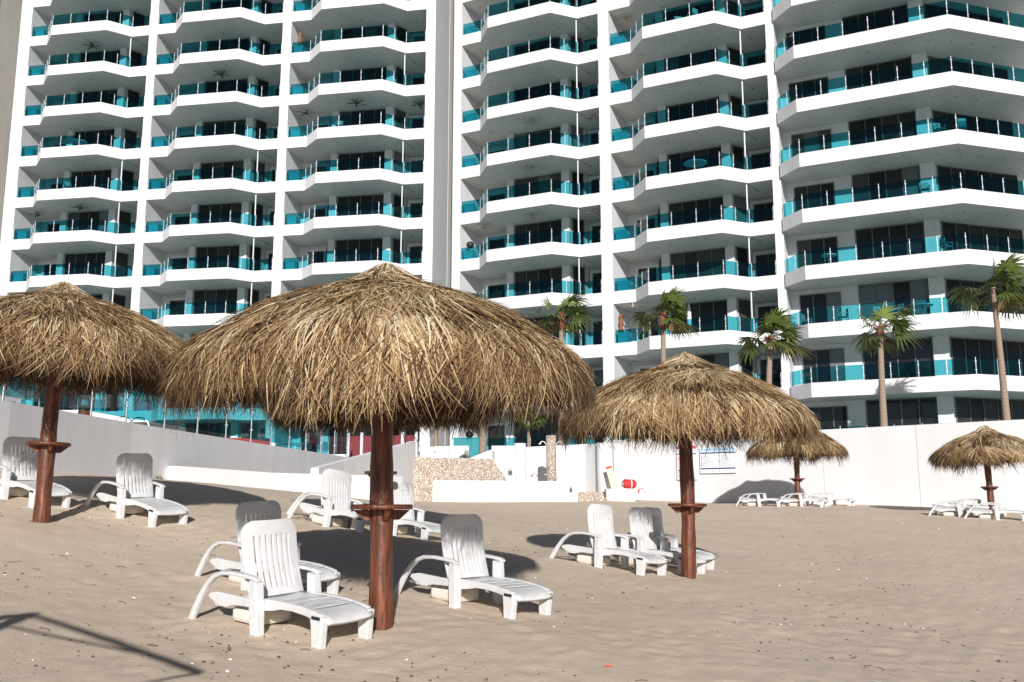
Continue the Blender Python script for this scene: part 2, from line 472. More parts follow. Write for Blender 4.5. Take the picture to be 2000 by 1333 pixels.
def build_bay(tower, u, W, rows, front, rnd, pipes, furnish):
    s = W / 10.86
    X = lambda v: u + v * s
    out = [(X(0), 0), (X(1.6), 0), (X(3.0), -front), (X(7.93), -front), (X(9.32), 0), (X(10.86), 0)]
    for k in rows:
        z = rowz(k)
        b = MB()
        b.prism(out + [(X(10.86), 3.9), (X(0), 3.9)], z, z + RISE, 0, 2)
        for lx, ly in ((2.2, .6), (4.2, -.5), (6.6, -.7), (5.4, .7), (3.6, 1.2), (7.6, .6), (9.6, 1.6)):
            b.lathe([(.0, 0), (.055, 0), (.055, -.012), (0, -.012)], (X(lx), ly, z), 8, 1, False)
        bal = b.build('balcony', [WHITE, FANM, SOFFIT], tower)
        zt = z + RISE
        i = .06
        line = [(X(.05), i), (X(1.6) + .02, i), (X(3.0) + .02, -front + i), (X(7.93) - .02, -front + i), (X(9.32) - .02, i), (X(10.81), i)]
        railing('glass_railing', line, (1, 2, 3, 2, 1), zt, bal)
        if k != 10:
            b = MB(); w = rnd.uniform(.7, .86)
            b.box((X(.14) + w / 2, .75, zt + .36), (w, .75, .72)); b.box((X(.14) + w / 2, .75, zt + .745), (w + .05, .80, .05))
            b.build('counter', WHITE, bal)
        ztop = zt + CEIL - .012
        window('balcony_door', (X(.72), 3.285), (X(2.08), 3.255), zt + .01, zt + 2.18, 2, tower, rnd, True)
        window('corner_window', (X(2.36), 3.165), (X(2.87), 2.085), zt + .01, ztop, 1, tower, rnd)
        window('sliding_door', (X(3.48), 2.0), (X(7.24), 2.0), zt + .01, ztop, 4, tower, rnd)
        window('corner_window', (X(7.88), 2.13), (X(8.43), 2.97), zt + .01, ztop, 1, tower, rnd)
        window('balcony_door', (X(8.86), 3.603), (X(10.5), 3.617), zt + .01, zt + 2.3, 2, tower, rnd, True)
        if k in pipes:
            b = MB(); px = X(9.18)
            b.tube([(px, .14, zt), (px, .14, zt + CEIL)], .05, 8)
            b.tube([(px, .14, zt + CEIL - .06), (px + .35, 2.0, zt + CEIL - .06)], .035, 6)
            b.build('drain_pipe', WHITE, bal)

def pier_box(b, x0, x1, z0=-2, z1=48, y0=-.003, y1=14): b.box(((x0 + x1) / 2, (y0 + y1) / 2, (z0 + z1) / 2), (x1 - x0, y1 - y0, z1 - z0))

rnd = random.Random(11)
T1 = empty('apartment_tower', (-40.22, 74.58, 0), rad(-10.28),
           'white apartment tower with three balcony columns and teal glass railings left of the recess', 'building', 'white balcony towers')
b = MB()
for x0, x1 in ((-1.05, 0), (10.86, 11.58), (22.43, 23.16), (34.18, 34.93)): pier_box(b, x0, x1)
b.build('pier', WHITE, T1)
b = MB()
bays1 = [(0, 10.86), (11.58, 10.85), (23.16, 11.02)]
for u, W in bays1: bay_walls(b, u, W / 10.86, -2, 48)
b.build('wall', WHITE, T1)
b = MB(); b.box((16.95, 9.0, 23), (35.9, 5.9, 50)); b.box((34.0, 9.2, 23), (1.9, 9.7, 50.2))
b.build('rear_wall', BEIGE, T1)
pset1 = [{1, 4, 5, 6, 7}, {4, 5, 6, 7}, {2, 4, 5, 6, 7}]
for (u, W), pp in zip(bays1, pset1): build_bay(T1, u, W, range(-2, 11), 1.42, rnd, pp, 0)

T2 = empty('apartment_tower', (-3.79, 67.57, 0), rad(-26.3),
           'white apartment tower with two balcony columns and a wide corner wing at the right', 'building', 'white balcony towers')
b = MB()
for x0, x1 in ((-.68, 0), (10.96, 11.75), (22.48, 23.0)): pier_box(b, x0, x1)
b.build('pier', WHITE, T2)
b = MB()
bays2 = [(0, 10.96), (11.75, 10.73)]
for u, W in bays2: bay_walls(b, u, W / 10.86, -2, 48)
b.prism([(22.98, 1.35), (27.0, 1.35), (27.0, 1.42), (30.95, 1.42), (30.95, 1.05), (31.78, 1.05), (31.78, 1.75), (36.6, 6.4), (42, 11.8), (42, 13), (22.98, 13)], -2, 48)
b.build('wall', WHITE, T2)
b = MB(); b.box((11, 9.0, 23), (23.3, 5.9, 50))
b.build('rear_wall', BEIGE, T2)
pset2 = [{1, 2, 3, 4, 5, 6, 7, 8}, {1, 2, 3, 4, 5, 6, 7, 8}]
for (u, W), pp in zip(bays2, pset2): build_bay(T2, u, W, range(-1, 11), 1.6, rnd, pp, 0)
# the corner wing
WOUT = [(23.0, -.18), (24.42, -1.57), (33.15, -1.57), (38.6, 3.6), (41.5, 6.6)]
for k in range(-1, 11):
    z = rowz(k)
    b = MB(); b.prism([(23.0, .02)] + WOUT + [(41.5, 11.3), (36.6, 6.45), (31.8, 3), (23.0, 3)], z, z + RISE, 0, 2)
    for lx, ly in ((25, -.2), (26.8, -.9), (28.6, -.4), (30.2, -.9), (32, -.3), (33.2, .3), (34.3, 1.2), (35.4, 2.2)):
        b.lathe([(.0, 0), (.055, 0), (.055, -.012), (0, -.012)], (lx, ly, z), 8, 1, False)
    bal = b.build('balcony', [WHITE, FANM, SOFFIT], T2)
    if k == 1:
        c = MB(); p, q = Vector((33.15, -1.57)), Vector((38.6, 3.6)); d = (q - p).normalized()
        m_ = p + d * 1.55; nr = Vector((d.y, -d.x)) * .004
        rs = random.Random(5); top = []; bot = []
        for i in range(15):
            t = -.75 + 1.5 * i / 14 + .25; e = p + d * (1.2 + t) + nr
            top.append((e.x, e.y, z + RISE - .002)); h = (.12 + .38 * abs(math.sin(i * 1.3 + .5)) * (1 if 2 < i < 13 else .4)) * rs.uniform(.7, 1.1)
            bot.append((e.x, e.y, z + RISE - h))
        c.add(top + bot, [(i, 15 + i, 16 + i, i + 1) for i in range(14)])
        c.build('bare_patch', mat('bare_render', (.42, .40, .37), .9), bal)
    zt = z + RISE
    railing('glass_railing', [(23.06, -.10), (24.45, -1.51), (33.12, -1.51), (38.5, 3.62)], (2, 6, 5), zt, bal)
    ztop = zt + CEIL - .012
    window('balcony_door', (23.55, 1.35), (26.0, 1.35), zt + .01, zt + CEIL - .3, 3, T2, rnd)
    window('sliding_door', (27.06, 1.42), (30.92, 1.42), zt + .01, ztop, 4, T2, rnd)
    window('sliding_door', (31.84, 1.81), (36.2, 6.01), zt + .01, ztop, 6, T2, rnd)

# a neighbouring tower: only its side shows at the left edge
T0 = empty('apartment_tower', (-43.9, 76.0, 0), rad(-6), 'plain beige side of another tower at the far left edge', 'building')
b = MB(); b.box((-9, 8, 23), (18, 16, 50)); b.build('wall', BEIGE, T0)
b = MB(); b.box((-9, -.2, 23), (18.06, .42, 50)); b.build('front_wall', WHITE, T0)

# ------------------------------------------------------------------ ceiling fans, balcony furniture
def to_world(T, u, dep, z):
    return T.matrix_basis @ Vector((u, dep, z))
def make_fan(pale, blades=5):
    r = empty('ceiling_fan')
    b = MB(); b.tube([(0, 0, 0), (0, 0, -.22)], .03, 8); b.lathe([(0, -.20), (.13, -.21), (.14, -.30), (.07, -.37), (0, -.38)], (0, 0, 0), 14)
    b.build('motor', FANW if pale else FANM, r)
    for k in range(blades):
        a = 2 * math.pi * k / blades + .3
        c = MB(); c.box((.42, 0, -.27), (.62, .13, .015))
        o = c.build('blade', FANW if pale else FANM, r); o.rotation_euler = (rad(8), 0, a)
    return r
fans = [make_fan(False), make_fan(True)]
used = [0, 0]
def fan(T, row, u, dep, pale, label):
    o = fans[pale] if not used[pale] else copy_tree(fans[pale])
    used[pale] = 1
    o.location = to_world(T, u, dep, rowz(row)); o.rotation_euler = (0, 0, rnd.uniform(0, 1.2))
    tag(o, label, 'ceiling fan', 'ceiling fans under the balcony slabs')
fan(T1, 0, 5.47, .46, 0, 'dark ceiling fan at the top of the leftmost balcony column')
fan(T1, 1, 17.19, .37, 0, 'dark ceiling fan alone in the second balcony column from the left')
fan(T1, 2, 24.19, 1.13, 0, 'dark ceiling fan nearest the left side wall in the third balcony column')
fan(T1, 2, 28.78, -.03, 0, 'dark ceiling fan in the middle of the three in the third balcony column')
fan(T1, 2, 33.46, 1.11, 0, 'dark ceiling fan beside the beige recess in the third balcony column')
fan(T1, 4, 1.14, 1.3, 0, 'dark ceiling fan above the counter low in the leftmost balcony column')
fan(T1, 4, 5.77, .21, 0, 'dark ceiling fan above the wide glass door low in the leftmost balcony column')
fan(T2, 3, 5.78, -.08, 1, 'pale ceiling fan in the middle of the highest fanned balcony right of the recess')
fan(T2, 3, 10.2, 1.1, 1, 'pale ceiling fan beside the drain pipe on the highest fanned balcony right of the recess')
fan(T2, 4, 5.74, -.02, 1, 'pale ceiling fan alone one floor below the highest fanned balcony right of the recess')
fan(T2, 5, 5.88, -.1, 1, 'pale ceiling fan in the middle of the fourth balcony column, above the sliding door')
fan(T2, 5, 1.55, .78, 1, 'pale ceiling fan near the sunlit side wall above the kettle grill')
fan(T2, 5, 10.2, .95, 1, 'pale ceiling fan at the right end of the balcony with the kettle grill')
fan(T2, 1, 12.56, 1.36, 1, 'pale ceiling fan near the top of the fifth balcony column beside the sunlit wall')
fan(T2, 7, 13.1, 0, 1, 'pale ceiling fan above the young palm in the fifth balcony column')
fan(T2, 7, 6.46, -.5, 1, 'pale ceiling fan just above the palm in front of the fourth balcony column')

def make_chair(m):
    r = empty('balcony_chair')
    b = MB(); b.box((0, 0, .43), (.50, .48, .04)); b.build('seat', m, r)
    b = MB(); b.box((0, .24, .70), (.48, .03, .46)); b.build('backrest', m, r)
    for x in (-.23, .23):
        for y in (-.22, .22):
            c = MB(); c.box((x, y, .205), (.035, .035, .41)); c.build('leg', m, r)
        c = MB(); c.box((x, .0, .64), (.04, .50, .03)); c.box((x, -.22, .53), (.034, .034, .19)); c.build('armrest', m, r)
    return r
bch = make_chair(GREYF); _first = [1]
def bchair(T, u, dep, row, rot, label):
    o = bch if _first[0] else copy_tree(bch)
    _first[0] = 0
    o.location = to_world(T, u, dep, rowz(row) + RISE); o.rotation_euler = (0, 0, T.rotation_euler.z + rot)
    tag(o, label, 'chair', 'chairs on the balconies')
bchair(T2, 32.2, -.75, 5, .6, 'grey slatted balcony chair left of its pair, behind the corner of the wide wing')
bchair(T2, 33.3, -.45, 5, 3.6, 'grey balcony chair right of its pair, behind the corner of the wide wing')
bchair(T2, 31.2, -.85, 6, .2, 'grey balcony chair beside the white column two floors above the palms of the wing')
bchair(T2, 32.1, -.75, 7, 2.2, 'grey balcony chair at the corner glass between the two right palms')
bchair(T2, 24.1, .1, 8, 1.3, 'dark armchair at the left end of the lowest wing balcony')
bchair(T2, 26.3, -.5, 8, -1.2, 'armchair in front of the pale blinds on the lowest wing balcony')
bchair(T2, 28.3, -.5, 8, .7, 'armchair just right of the palm trunk on the lowest wing balcony')
bchair(T2, 29.3, -.6, 8, -.7, 'armchair left of the table on the lowest wing balcony')
bchair(T2, 16.9, -.4, 3 - 1, .5, 'grey chair high up behind the glass of the fifth balcony column')
bchair(T2, 17.9, -.6, 3 - 1, 4.2, 'small chair right of the other one high up in the fifth balcony column')
bchair(T2, 5.6, -.5, 8, .4, 'balcony chair in the fourth column partly hidden by a palm')
bchair(T1, 5.0, -.6, 4, .8, 'grey balcony chair in the leftmost column behind the front glass')
bchair(T1, 27.6, -.5, 3, .2, 'balcony chair behind the front glass of the third column')

def table(T, u, dep, row, r_, label):
    o = empty('balcony_table', to_world(T, u, dep, rowz(row) + RISE), 0, label, 'table', 'tables on the balconies')
    b = MB(); b.lathe([(0, .70), (r_, .70), (r_, .74), (0, .74)], (0, 0, 0), 24, 0, False); b.build('table_top', WHITEF, o)
    b = MB(); b.tube([(0, 0, 0), (0, 0, .70)], [.06, .045], 8); b.lathe([(0, .03), (.3, .03), (.3, 0)], (0, 0, 0), 14); b.build('pedestal', GREYF, o)
table(T2, 17.8, -.75, 5, .75, 'round pale table against the glass of the fifth balcony column')
table(T2, 25.7, -.6, 7, .42, 'small round table on the wing balcony left of the tall palm')
table(T2, 30.6, -.55, 8, .62, 'round table among armchairs on the lowest wing balcony')
table(T1, 5.6, -.4, 3, .6, 'round table behind the front glass of the leftmost balcony column')

def kettle(T, u, dep, z, label):
    o = empty('kettle_grill', to_world(T, u, dep, z), 0, label, 'grill')
    b = MB(); b.lathe([(0, .18), (.16, .2), (.27, .32), (.29, .44), (.26, .56), (.15, .66), (0, .69)], (0, 0, 0), 20); b.build('bowl', DARK, o)
    for k in range(3):
        a = 2.1 * k; c = MB(); c.tube([(.15 * math.cos(a), .15 * math.sin(a), .25), (.24 * math.cos(a), .24 * math.sin(a), 0)], .018, 6); c.build('leg', DARK, o)
kettle(T2, .55, .55, rowz(6) + RISE + .77, 'black kettle grill on the white counter of the fourth balcony column')
def ornament(T, u, dep, z, label):
    o = empty('ornament', to_world(T, u, dep, z), 0, label, 'ornament', 'brown ornaments on balcony counters')
    b = MB(); b.lathe([(0, 0), (.16, .01), (.17, .25), (.11, .42), (.17, .6), (.15, .85), (.09, .98), (.15, 1.1), (.13, 1.25), (0, 1.34)], (0, 0, 0), 12); b.build('carving', mat('brown_carving', (.20, .075, .04), .7), o)
ornament(T2, 12.0, .75, rowz(8) + RISE + .77, 'reddish brown upright ornament on a counter above the right thatched umbrella')
ornament(T1, 23.6, .75, rowz(0) + RISE - FH + .77, 'reddish brown ornament on a counter at the top of the third balcony column')

o = empty('closed_parasol', to_world(T2, 16.7, .6, rowz(8) + RISE), 0, 'closed white parasol behind the glass beside a palm crown in the fifth balcony column', 'parasol')
b = MB(); b.tube([(0, 0, 0), (0, 0, 2.3)], .025, 8); b.build('pole', STEEL, o)
b = MB(); b.lathe([(.05, .75), (.14, .85), (.15, 1.3), (.12, 1.9), (.03, 2.35), (0, 2.38)], (0, 0, 0), 14); b.build('canopy', WHITEF, o)

# ------------------------------------------------------------------ walls, terrace, pool deck
def wall_line(b, pts, thick, m=0):
    """vertical wall along points (x, y, z0, z1)"""
    for (x0, y0, a0, b0), (x1, y1, a1, b1) in zip(pts, pts[1:]):
        d = Vector((x1 - x0, y1 - y0)).normalized(); n = Vector((-d.y, d.x)) * thick
        vs = [(x0, y0, a0), (x1, y1, a1), (x1 + n.x, y1 + n.y, a1), (x0 + n.x, y0 + n.y, a0),
              (x0, y0, b0), (x1, y1, b1), (x1 + n.x, y1 + n.y, b1), (x0 + n.x, y0 + n.y, b0)]
        b.add(vs, [(3, 2, 1, 0), (4, 5, 6, 7), (0, 1, 5, 4), (1, 2, 6, 5), (2, 3, 7, 6), (3, 0, 4, 7)], m)

# long white wall on the right, receding to the left
b = MB()
WR = [(4.78, 45.4, -1, 2.93), (7.3, 43.35, -1, 2.93), (12.55, 38.85, -1, 2.93), (15.35, 36.43, -1, 2.93), (26.0, 27.3, -1, 2.93)]
for p, q in zip(WR, WR[1:]):
    d = Vector((q[0] - p[0], q[1] - p[1])); d.normalize()
    e = (q[0] - d.x * .015, q[1] - d.y * .015, q[2], q[3])
    wall_line(b, [p, e], .25)
tag(b.build('garden_wall', WALLW), 'long high white wall behind the right beach umbrellas, with the printed boards', 'wall')
# raised terrace behind it
b = MB(); b.prism([(5.0, 46.0), (26.3, 27.8), (60, 27), (60, 80), (-8, 80), (-3.4, 50)], -1, 2.2)
tag(b.build('terrace', PAVE), kind='structure')

# long grey retaining wall on the left
b = MB(); wall_line(b, [(-10.4, 10.5, -1, 1.84), (-9.25, 17.6, -1, 1.84), (-8.85, 22.3, -1, 1.84), (-7.96, 29.8, -1, 1.84), (-6.6, 39.8, -1, 1.84)], .3)
tag(b.build('retaining_wall', GREYW), 'long grey shaded retaining wall sloping away behind the left loungers', 'wall')
b = MB(); b.prism([(-9.6, 17.6), (-9.2, 22.3), (-8.3, 29.8), (-6.95, 39.8), (-3, 50), (-3, 85), (-60, 85), (-60, 10.5), (-10.8, 10.5)], -1, 1.79)
tag(b.build('pool_deck', PAVE), kind='structure')
# low sunlit wall in front of it
b = MB(); wall_line(b, [(-8.36, 24.0, -1, .915), (-6.45, 26.3, -1, .81), (-4.1, 28.4, -1, .80), (-3.35, 29.6, -1, .80)], .4)
tag(b.build('low_wall', WALLW), 'low sunlit white wall in front of the long grey retaining wall', 'wall')
# stair side wall
b = MB(); wall_line(b, [(-5.85, 29.2, -1, 1.05), (-4.13, 41.2, -1, 2.62)], .25)
tag(b.build('stair_wall', GREYW), 'grey sloping side wall of the stairs right of the retaining wall', 'wall')

# glass fence on the retaining wall
FENCE = mat('dull_steel', (.33, .34, .36), .4, .5)
F_ = empty('pool_fence', (-9.1, 20, 1.84), 0, 'tall blue glass pool fence with steel posts on the grey retaining wall', 'fence')
fp = [(-10.55, 10.6), (-9.4, 17.6), (-9.0, 22.3), (-8.11, 29.8), (-6.8, 39.6)]
acc = []
for p, q in zip(fp, fp[1:]):
    ln = math.hypot(q[0] - p[0], q[1] - p[1]); k = max(1, round(ln / 1.75))
    for i in range(k): acc.append((p[0] + (q[0] - p[0]) * i / k, p[1] + (q[1] - p[1]) * i / k))
acc.append(fp[-1])
for i, (x, y) in enumerate(acc):
    c = MB(); c.tube([(x + 9.1, y - 20, 0), (x + 9.1, y - 20, 1.22)], .028, 8); c.box((x + 9.1, y - 20, .4), (.09, .06, .05)); c.box((x + 9.1, y - 20, .95), (.09, .06, .05)); c.build('fence_post', FENCE, F_)
    if i + 1 < len(acc):
        x2, y2 = acc[i + 1]; d = Vector((x2 - x, y2 - y)); l_ = d.length
        c = MB(); c.box(((x + x2) / 2 + 9.1, (y + y2) / 2 - 20, .66), (l_ - .10, .014, 1.08), 0, math.atan2(d.y, d.x)); c.build('glass_panel', TEAL, F_)

# traffic cone on the deck edge
o = empty('traffic_cone', (-9.32, 20.8, 1.80), 0, 'red traffic cone with a pale band behind the glass fence on the left', 'cone')
b = MB(); b.box((0, 0, .02), (.34, .34, .04)); b.build('base', mat('cone_red', (.62, .07, .03), .5), o)
b = MB(); b.lathe([(.14, .04), (.085, .30)], (0, 0, 0), 20); b.lathe([(.062, .42), (.025, .62), (0, .62)], (0, 0, 0), 20); b.build('cone_body', mat('cone_orange', (.70, .10, .04), .5), o)
b = MB(); b.lathe([(.086, .30), (.063, .42)], (0, 0, 0), 20); b.build('band', mat('cone_band', (.75, .72, .70), .4), o)
# pool handrail
o = empty('pool_handrail', (-9.6, 23.0, 1.79), 0, 'bent steel pool handrail behind the grey wall near the cone', 'handrail')
for dx in (0, .3):
    c = MB(); c.tube([(dx + .25 * (1 - math.cos(a)), dx * .8, .26 * math.sin(a)) for a in np.linspace(0, math.pi, 14)], .018, 8); c.build('rail', STEEL, o)
# maroon screen with white posts at the end of the deck
o = empty('folding_screen', (-7.15, 42.0, 1.79), rad(-12), 'maroon panels between white posts at the end of the pool deck', 'screen')
for k in range(6):
    c = MB(); c.box((k * .62, 0, .62), (.11, .11, 1.24)); c.build('post', WHITE, o)
    if k < 5: c = MB(); c.box((k * .62 + .31, .02, .60), (.48, .05, 1.0)); c.build('panel', MAROON, o)
def bench(x, y, rz, label):
    o = empty('deck_sofa', (x, y, 1.79), rz, label, 'sofa', 'red sofas on the pool deck')
    b = MB(); b.box((0, 0, .22), (1.7, .75, .32)); b.build('seat', WINE, o, .03)
    b = MB(); b.box((0, .33, .55), (1.7, .14, .5)); b.build('backrest', WINE, o, .03)
bench(-10.6, 38.5, .2, 'red deck sofa seen through the glass fence, nearer the maroon screen')
bench(-13.6, 37.5, -.1, 'red deck sofa seen through the glass fence, farther left')

# shower court in the middle
b = MB(); wall_line(b, [(-3.27, 40.0, -1, .93), (2.72, 40.0, -1, .88)], .45)
tag(b.build('court_wall', WALLW), 'low white wall in front of the pebble wall and the shower pillar', 'wall')
b = MB()
b.plate([(-4.3, -.6), (-4.35, 1.93), (-.85, 1.87), (-.2, .95), (-.2, -.6)], 41.0, 41.6)
tag(b.build('pebble_wall', STONE), 'beige pebble-faced wall with a sloping right end above the low white wall', 'wall')
b = MB(); wall_line(b, [(-2.0, 43.2, -1, 1.95), (-.9, 42.9, -1, 2.36)], .3)
tag(b.build('planter_wall', WALLW), 'short white wall rising to the right above the pebble wall', 'wall')
o = empty('shower_screen', (.2, 43.5, 0), 0, 'white rounded wall with a cylinder end and a small lamp left of the shower pillar', 'wall')
b = MB(); b.box((-.52, .1, 1.2), (1.2, .4, 2.7)); b.build('wall', WALLW, o)
b = MB(); b.lathe([(0, -.8), (.27, -.8), (.27, 2.66), (0, 2.66)], (.16, 0, 0), 28); b.build('cylinder', WALLW, o)
c = MB(); c.box((-.28, -.125, 1.38), (.22, .05, .30), 0); c.box((-.28, -.155, 1.34), (.15, .02, .16), 1); c.build('wall_lamp', [GREYF, DARK], o)
c = MB(); c.box((-1.05, -.115, 2.1), (.12, .03, .34), 0); c.build('niche_shade', DARK, o)  # black plate paints the shade of a recess that is not cut
b = MB(); wall_line(b, [(.5, 45.8, -1, 2.62), (3.6, 45.8, -1, 2.78)], .3)
tag(b.build('court_back_wall', WALLW), 'white wall directly behind the shower pillar', 'wall')
o = empty('court_screen', (4.1, 44.6, 0), 0, 'white wall return ending in a thick white cylinder right of the shower pillar', 'wall')
b = MB(); wall_line(b, [(-.62, 1.2, -.5, 2.72), (-.05, .2, -.5, 2.75)], .3); b.build('wall', WALLW, o)
b = MB(); b.lathe([(0, -.6), (.37, -.6), (.37, 2.75), (0, 2.75)], (.2, 0, 0), 28); b.build('cylinder', WALLW, o)
o = empty('shower_pillar', (1.72, 42.2, .7), 0, 'round pebble-faced shower pillar with steel shower heads', 'shower')
b = MB(); b.lathe([(0, -.6), (.225, -.6), (.225, 2.22), (0, 2.22)], (0, 0, 0), 24); b.build('pillar', STONE, o)
for sx in (-1, 1):
    c = MB(); c.tube([(sx * .2, -.02, 1.78), (sx * .3, -.03, 1.95), (sx * .42, -.04, 1.97), (sx * .5, -.05, 1.88)], .02, 8); c.lathe([(0, .02), (.05, 0), (.07, -.04), (0, -.045)], (sx * .5, -.05, 1.88), 12); c.build('shower_head', STEEL, o)
    for zz in (.52, .85):
        c = MB(); c.tube([(sx * .21, -.05, zz), (sx * .31, -.07, zz)], .025, 8); c.build('tap', STEEL, o)
b = MB()
for i in range(4): b.box((3.35 + .04 * i, 41.2 + .42 * i, -.25 + .12 * i), (1.5, .5, .75))
tag(b.build('beach_steps', STONE), 'short flight of pebble steps right of the low white wall', 'steps')
b = MB(); b.box((4.62, 41.6, .1), (1.22, .9, 1.0))
tag(b.build('white_block', WALLW, None, .02), 'white block beside the pebble steps carrying the rescue bag', 'bench')
c = MB(); c.box((2.43, 39.985, .55), (.14, .03, .28), 0); c.box((2.43, 39.965, .52), (.09, .015, .14), 1)
tag(c.build('wall_lamp', [GREYF, DARK]), 'small grey lamp at the right end of the low white wall', 'lamp')
o = empty('rescue_board', (4.72, 43.4, .2), 0, 'pale yellow rescue board with a red end leaning on the white wall', 'board')
YB = mat('yellow_board', (.74, .62, .34), .5)
b = MB(); b.box((0, 0, .72), (.30, .05, 1.40)); q = b.build('board', YB, o, .02); q.rotation_euler = (rad(-8), rad(-14), 0)
b = MB(); b.box((0, -.01, 1.44), (.28, .055, .10)); q = b.build('strap', REDB, o); q.rotation_euler = (rad(-8), rad(-14), 0)
o = empty('rescue_bag', (5.05, 41.75, .6), rad(10), 'red rescue bag with pale straps lying on the white block', 'bag')
b = MB(); b.tube([(-.28, 0, .2), (-.2, 0, .22), (.2, 0, .2), (.3, 0, .17)], [.12, .2, .2, .12], 14); b.build('bag_body', REDB, o)
b = MB(); b.tube([(-.31, 0, .2), (-.30, 0, .2)], [.14, .14], 14); b.tube([(.05, 0, .21), (.09, 0, .21)], [.207, .206], 14); b.build('strap', WHITEF, o)
o = empty('rescue_buoy', (5.55, 41.6, .28), rad(-20), 'small red and white rescue float beside the red bag', 'float')
b = MB(); b.tube([(-.12, 0, .25), (0, 0, .22), (.13, 0, .12)], [.09, .14, .10], 12); b.build('float_body', REDB, o)
b = MB(); b.tube([(.0, -.01, .06), (.06, -.01, .30)], [.146, .150], 10); b.build('band', WHITEF, o)

# poolside pieces above the pebble wall
o = empty('bar_counter', (-2.5, 48.6, 2.2), rad(-10), 'turquoise-looking glazed bar counter with a black kettle on top above the pebble wall', 'counter')
TQ = mat('turquoise_board', (.025, .24, .28), .4)
b = MB(); b.box((.35, 0, .5), (1.5, .6, 1.0)); b.build('cabinet', TQ, o)
b = MB(); b.box((.35, 0, 1.02), (1.58, .68, .05)); b.build('counter_top', mat('turquoise_top', (.03, .28, .33), .3), o)
o = empty('kettle_grill', (-2.15, 48.6, 3.25), 0, 'small black kettle grill on the turquoise counter', 'grill')
b = MB(); b.lathe([(0, 0), (.12, .02), (.2, .12), (.21, .2), (.15, .3), (0, .34)], (0, 0, 0), 18); b.build('bowl', DARK, o)
o = empty('terrace_sofa', (-3.3, 46.0, 1.95), rad(-5), 'white boxy terrace armchair left of the potted palm', 'sofa', 'white boxy terrace seats')
def sofa_parts(o):
    b = MB(); b.box((0, 0, .2), (.95, .8, .4)); b.build('seat', WHITEF, o, .03)
    b = MB(); b.box((0, .34, .52), (.95, .15, .45)); b.build('backrest', WHITEF, o, .03)
    for sx in (-.42, .42):
        b = MB(); b.box((sx, -.06, .46), (.11, .62, .14)); b.build('armrest', WHITEF, o, .02)
sofa_parts(o)
o2 = copy_tree(o); o2.location = (-4.0, 46.4, 1.95); o2.rotation_euler = (0, 0, rad(12)); o2['label'] = 'white boxy terrace armchair at the left, beside the stair wall'
o2 = copy_tree(o); o2.location = (-2.6, 45.6, 1.95); o2.rotation_euler = (0, 0, rad(-14)); o2['label'] = 'white boxy terrace armchair right of the potted palm'

# printed boards on the right wall
def wall_at(s, z, out=.0):
    """point on the face of the long white wall, s metres from its far end"""
    d = Vector((26.0 - 4.78, 27.3 - 45.4)).normalized(); n = Vector((d.y, -d.x))
    p = Vector((4.78, 45.4)) + d * s + n * out
    return Vector((p.x, p.y, z)), math.atan2(d.y, d.x)
NAVY = mat('navy_print', (.02, .03, .10), .5); LBLUE = mat('light_blue_print', (.45, .68, .85), .5); REDP = mat('red_print', (.72, .10, .13), .5)
GREYP = mat('grey_print', (.38, .40, .46), .6); BOARD = mat('board_white', (.78, .78, .82), .45); GRN = mat('green_print', (.25, .45, .2), .6); PINKP = mat('pink_print', (.72, .35, .42), .6)
def board(s0, w, z0, z1, kind, label):
    c, rz = wall_at(s0 + w / 2, z0, .0)
    o = empty('notice_board', c, rz, label, 'notice board', 'printed notice boards on the white wall')
    h = z1 - z0
    b = MB(); b.box((0, -.022, h / 2), (w, .03, h)); b.build('panel', BOARD, o)
    pr = MB(); mats = [NAVY, LBLUE, REDP, GREYP, GRN, PINKP]
    def bar(x0, x1, a, t, m): pr.box(((x0 + x1) / 2, -.040, a), (x1 - x0, .006, t), m)
    r = random.Random(3 + kind)
    if kind == 0:
        bar(-w / 2 + .02, w / 2 - .02, h - .08, .13, 2)
        bar(-w / 2 + .05, w / 2 - .05, h - .26, .10, 1); bar(-w / 2 + .12, -.02, h - .24, .03, 3)
        bar(-w / 2 + .02, w / 2 - .02, h - .37, .045, 0)
        for i in range(11):
            zz = h - .49 - i * (h - .55) / 11
            bar(-w / 2 + .06, -w / 2 + .14, zz, .06, (5, 2, 5, 3, 5, 5, 3, 0, 3, 4, 4)[i])
            for q in range(2): bar(-w / 2 + .2, -w / 2 + .2 + r.uniform(.4, .62), zz + .02 - q * .035, .012, 3)
    else:
        bar(-w / 2 + .02, w / 2 - .02, h - .10, .15, 1)
        for x in (-.5, -.05, .38): bar(x - .12, x + .12, h - .09, .035, 3)
        bar(-w / 2 + .02, w / 2 - .02, h - .225, .05, 0)
        for col_ in (0, 1):
            x0 = -w / 2 + .05 + col_ * w / 2
            for i in range(6):
                zz = h - .34 - i * (h - .60) / 6
                bar(x0, x0 + .06, zz, .055, (5, 2, 5, 5, 2, 0)[i] if not col_ else (3, 4, 4, 0, 4, 4)[i])
                bar(x0 + .1, x0 + .1 + r.uniform(.3, .55), zz, .014, 3); bar(x0 + .1, x0 + .1 + r.uniform(.2, .5), zz - .035, .012, 3)
        bar(-w / 2 + .02, w / 2 - .02, .20, .055, 0)
        for x in (-.6, -.3, .05, .4): bar(x, x + .05, .09, .06, 3); bar(x + .08, x + .25, .09, .018, 3)
    pr.build('print', mats, o)
board(3.45, 1.0, 1.02, 2.52, 0, 'narrow tall printed notice board with a red header behind the umbrella pole')
board(4.62, 1.72, 1.28, 2.38, 1, 'wide printed notice board with navy bars on the white wall')

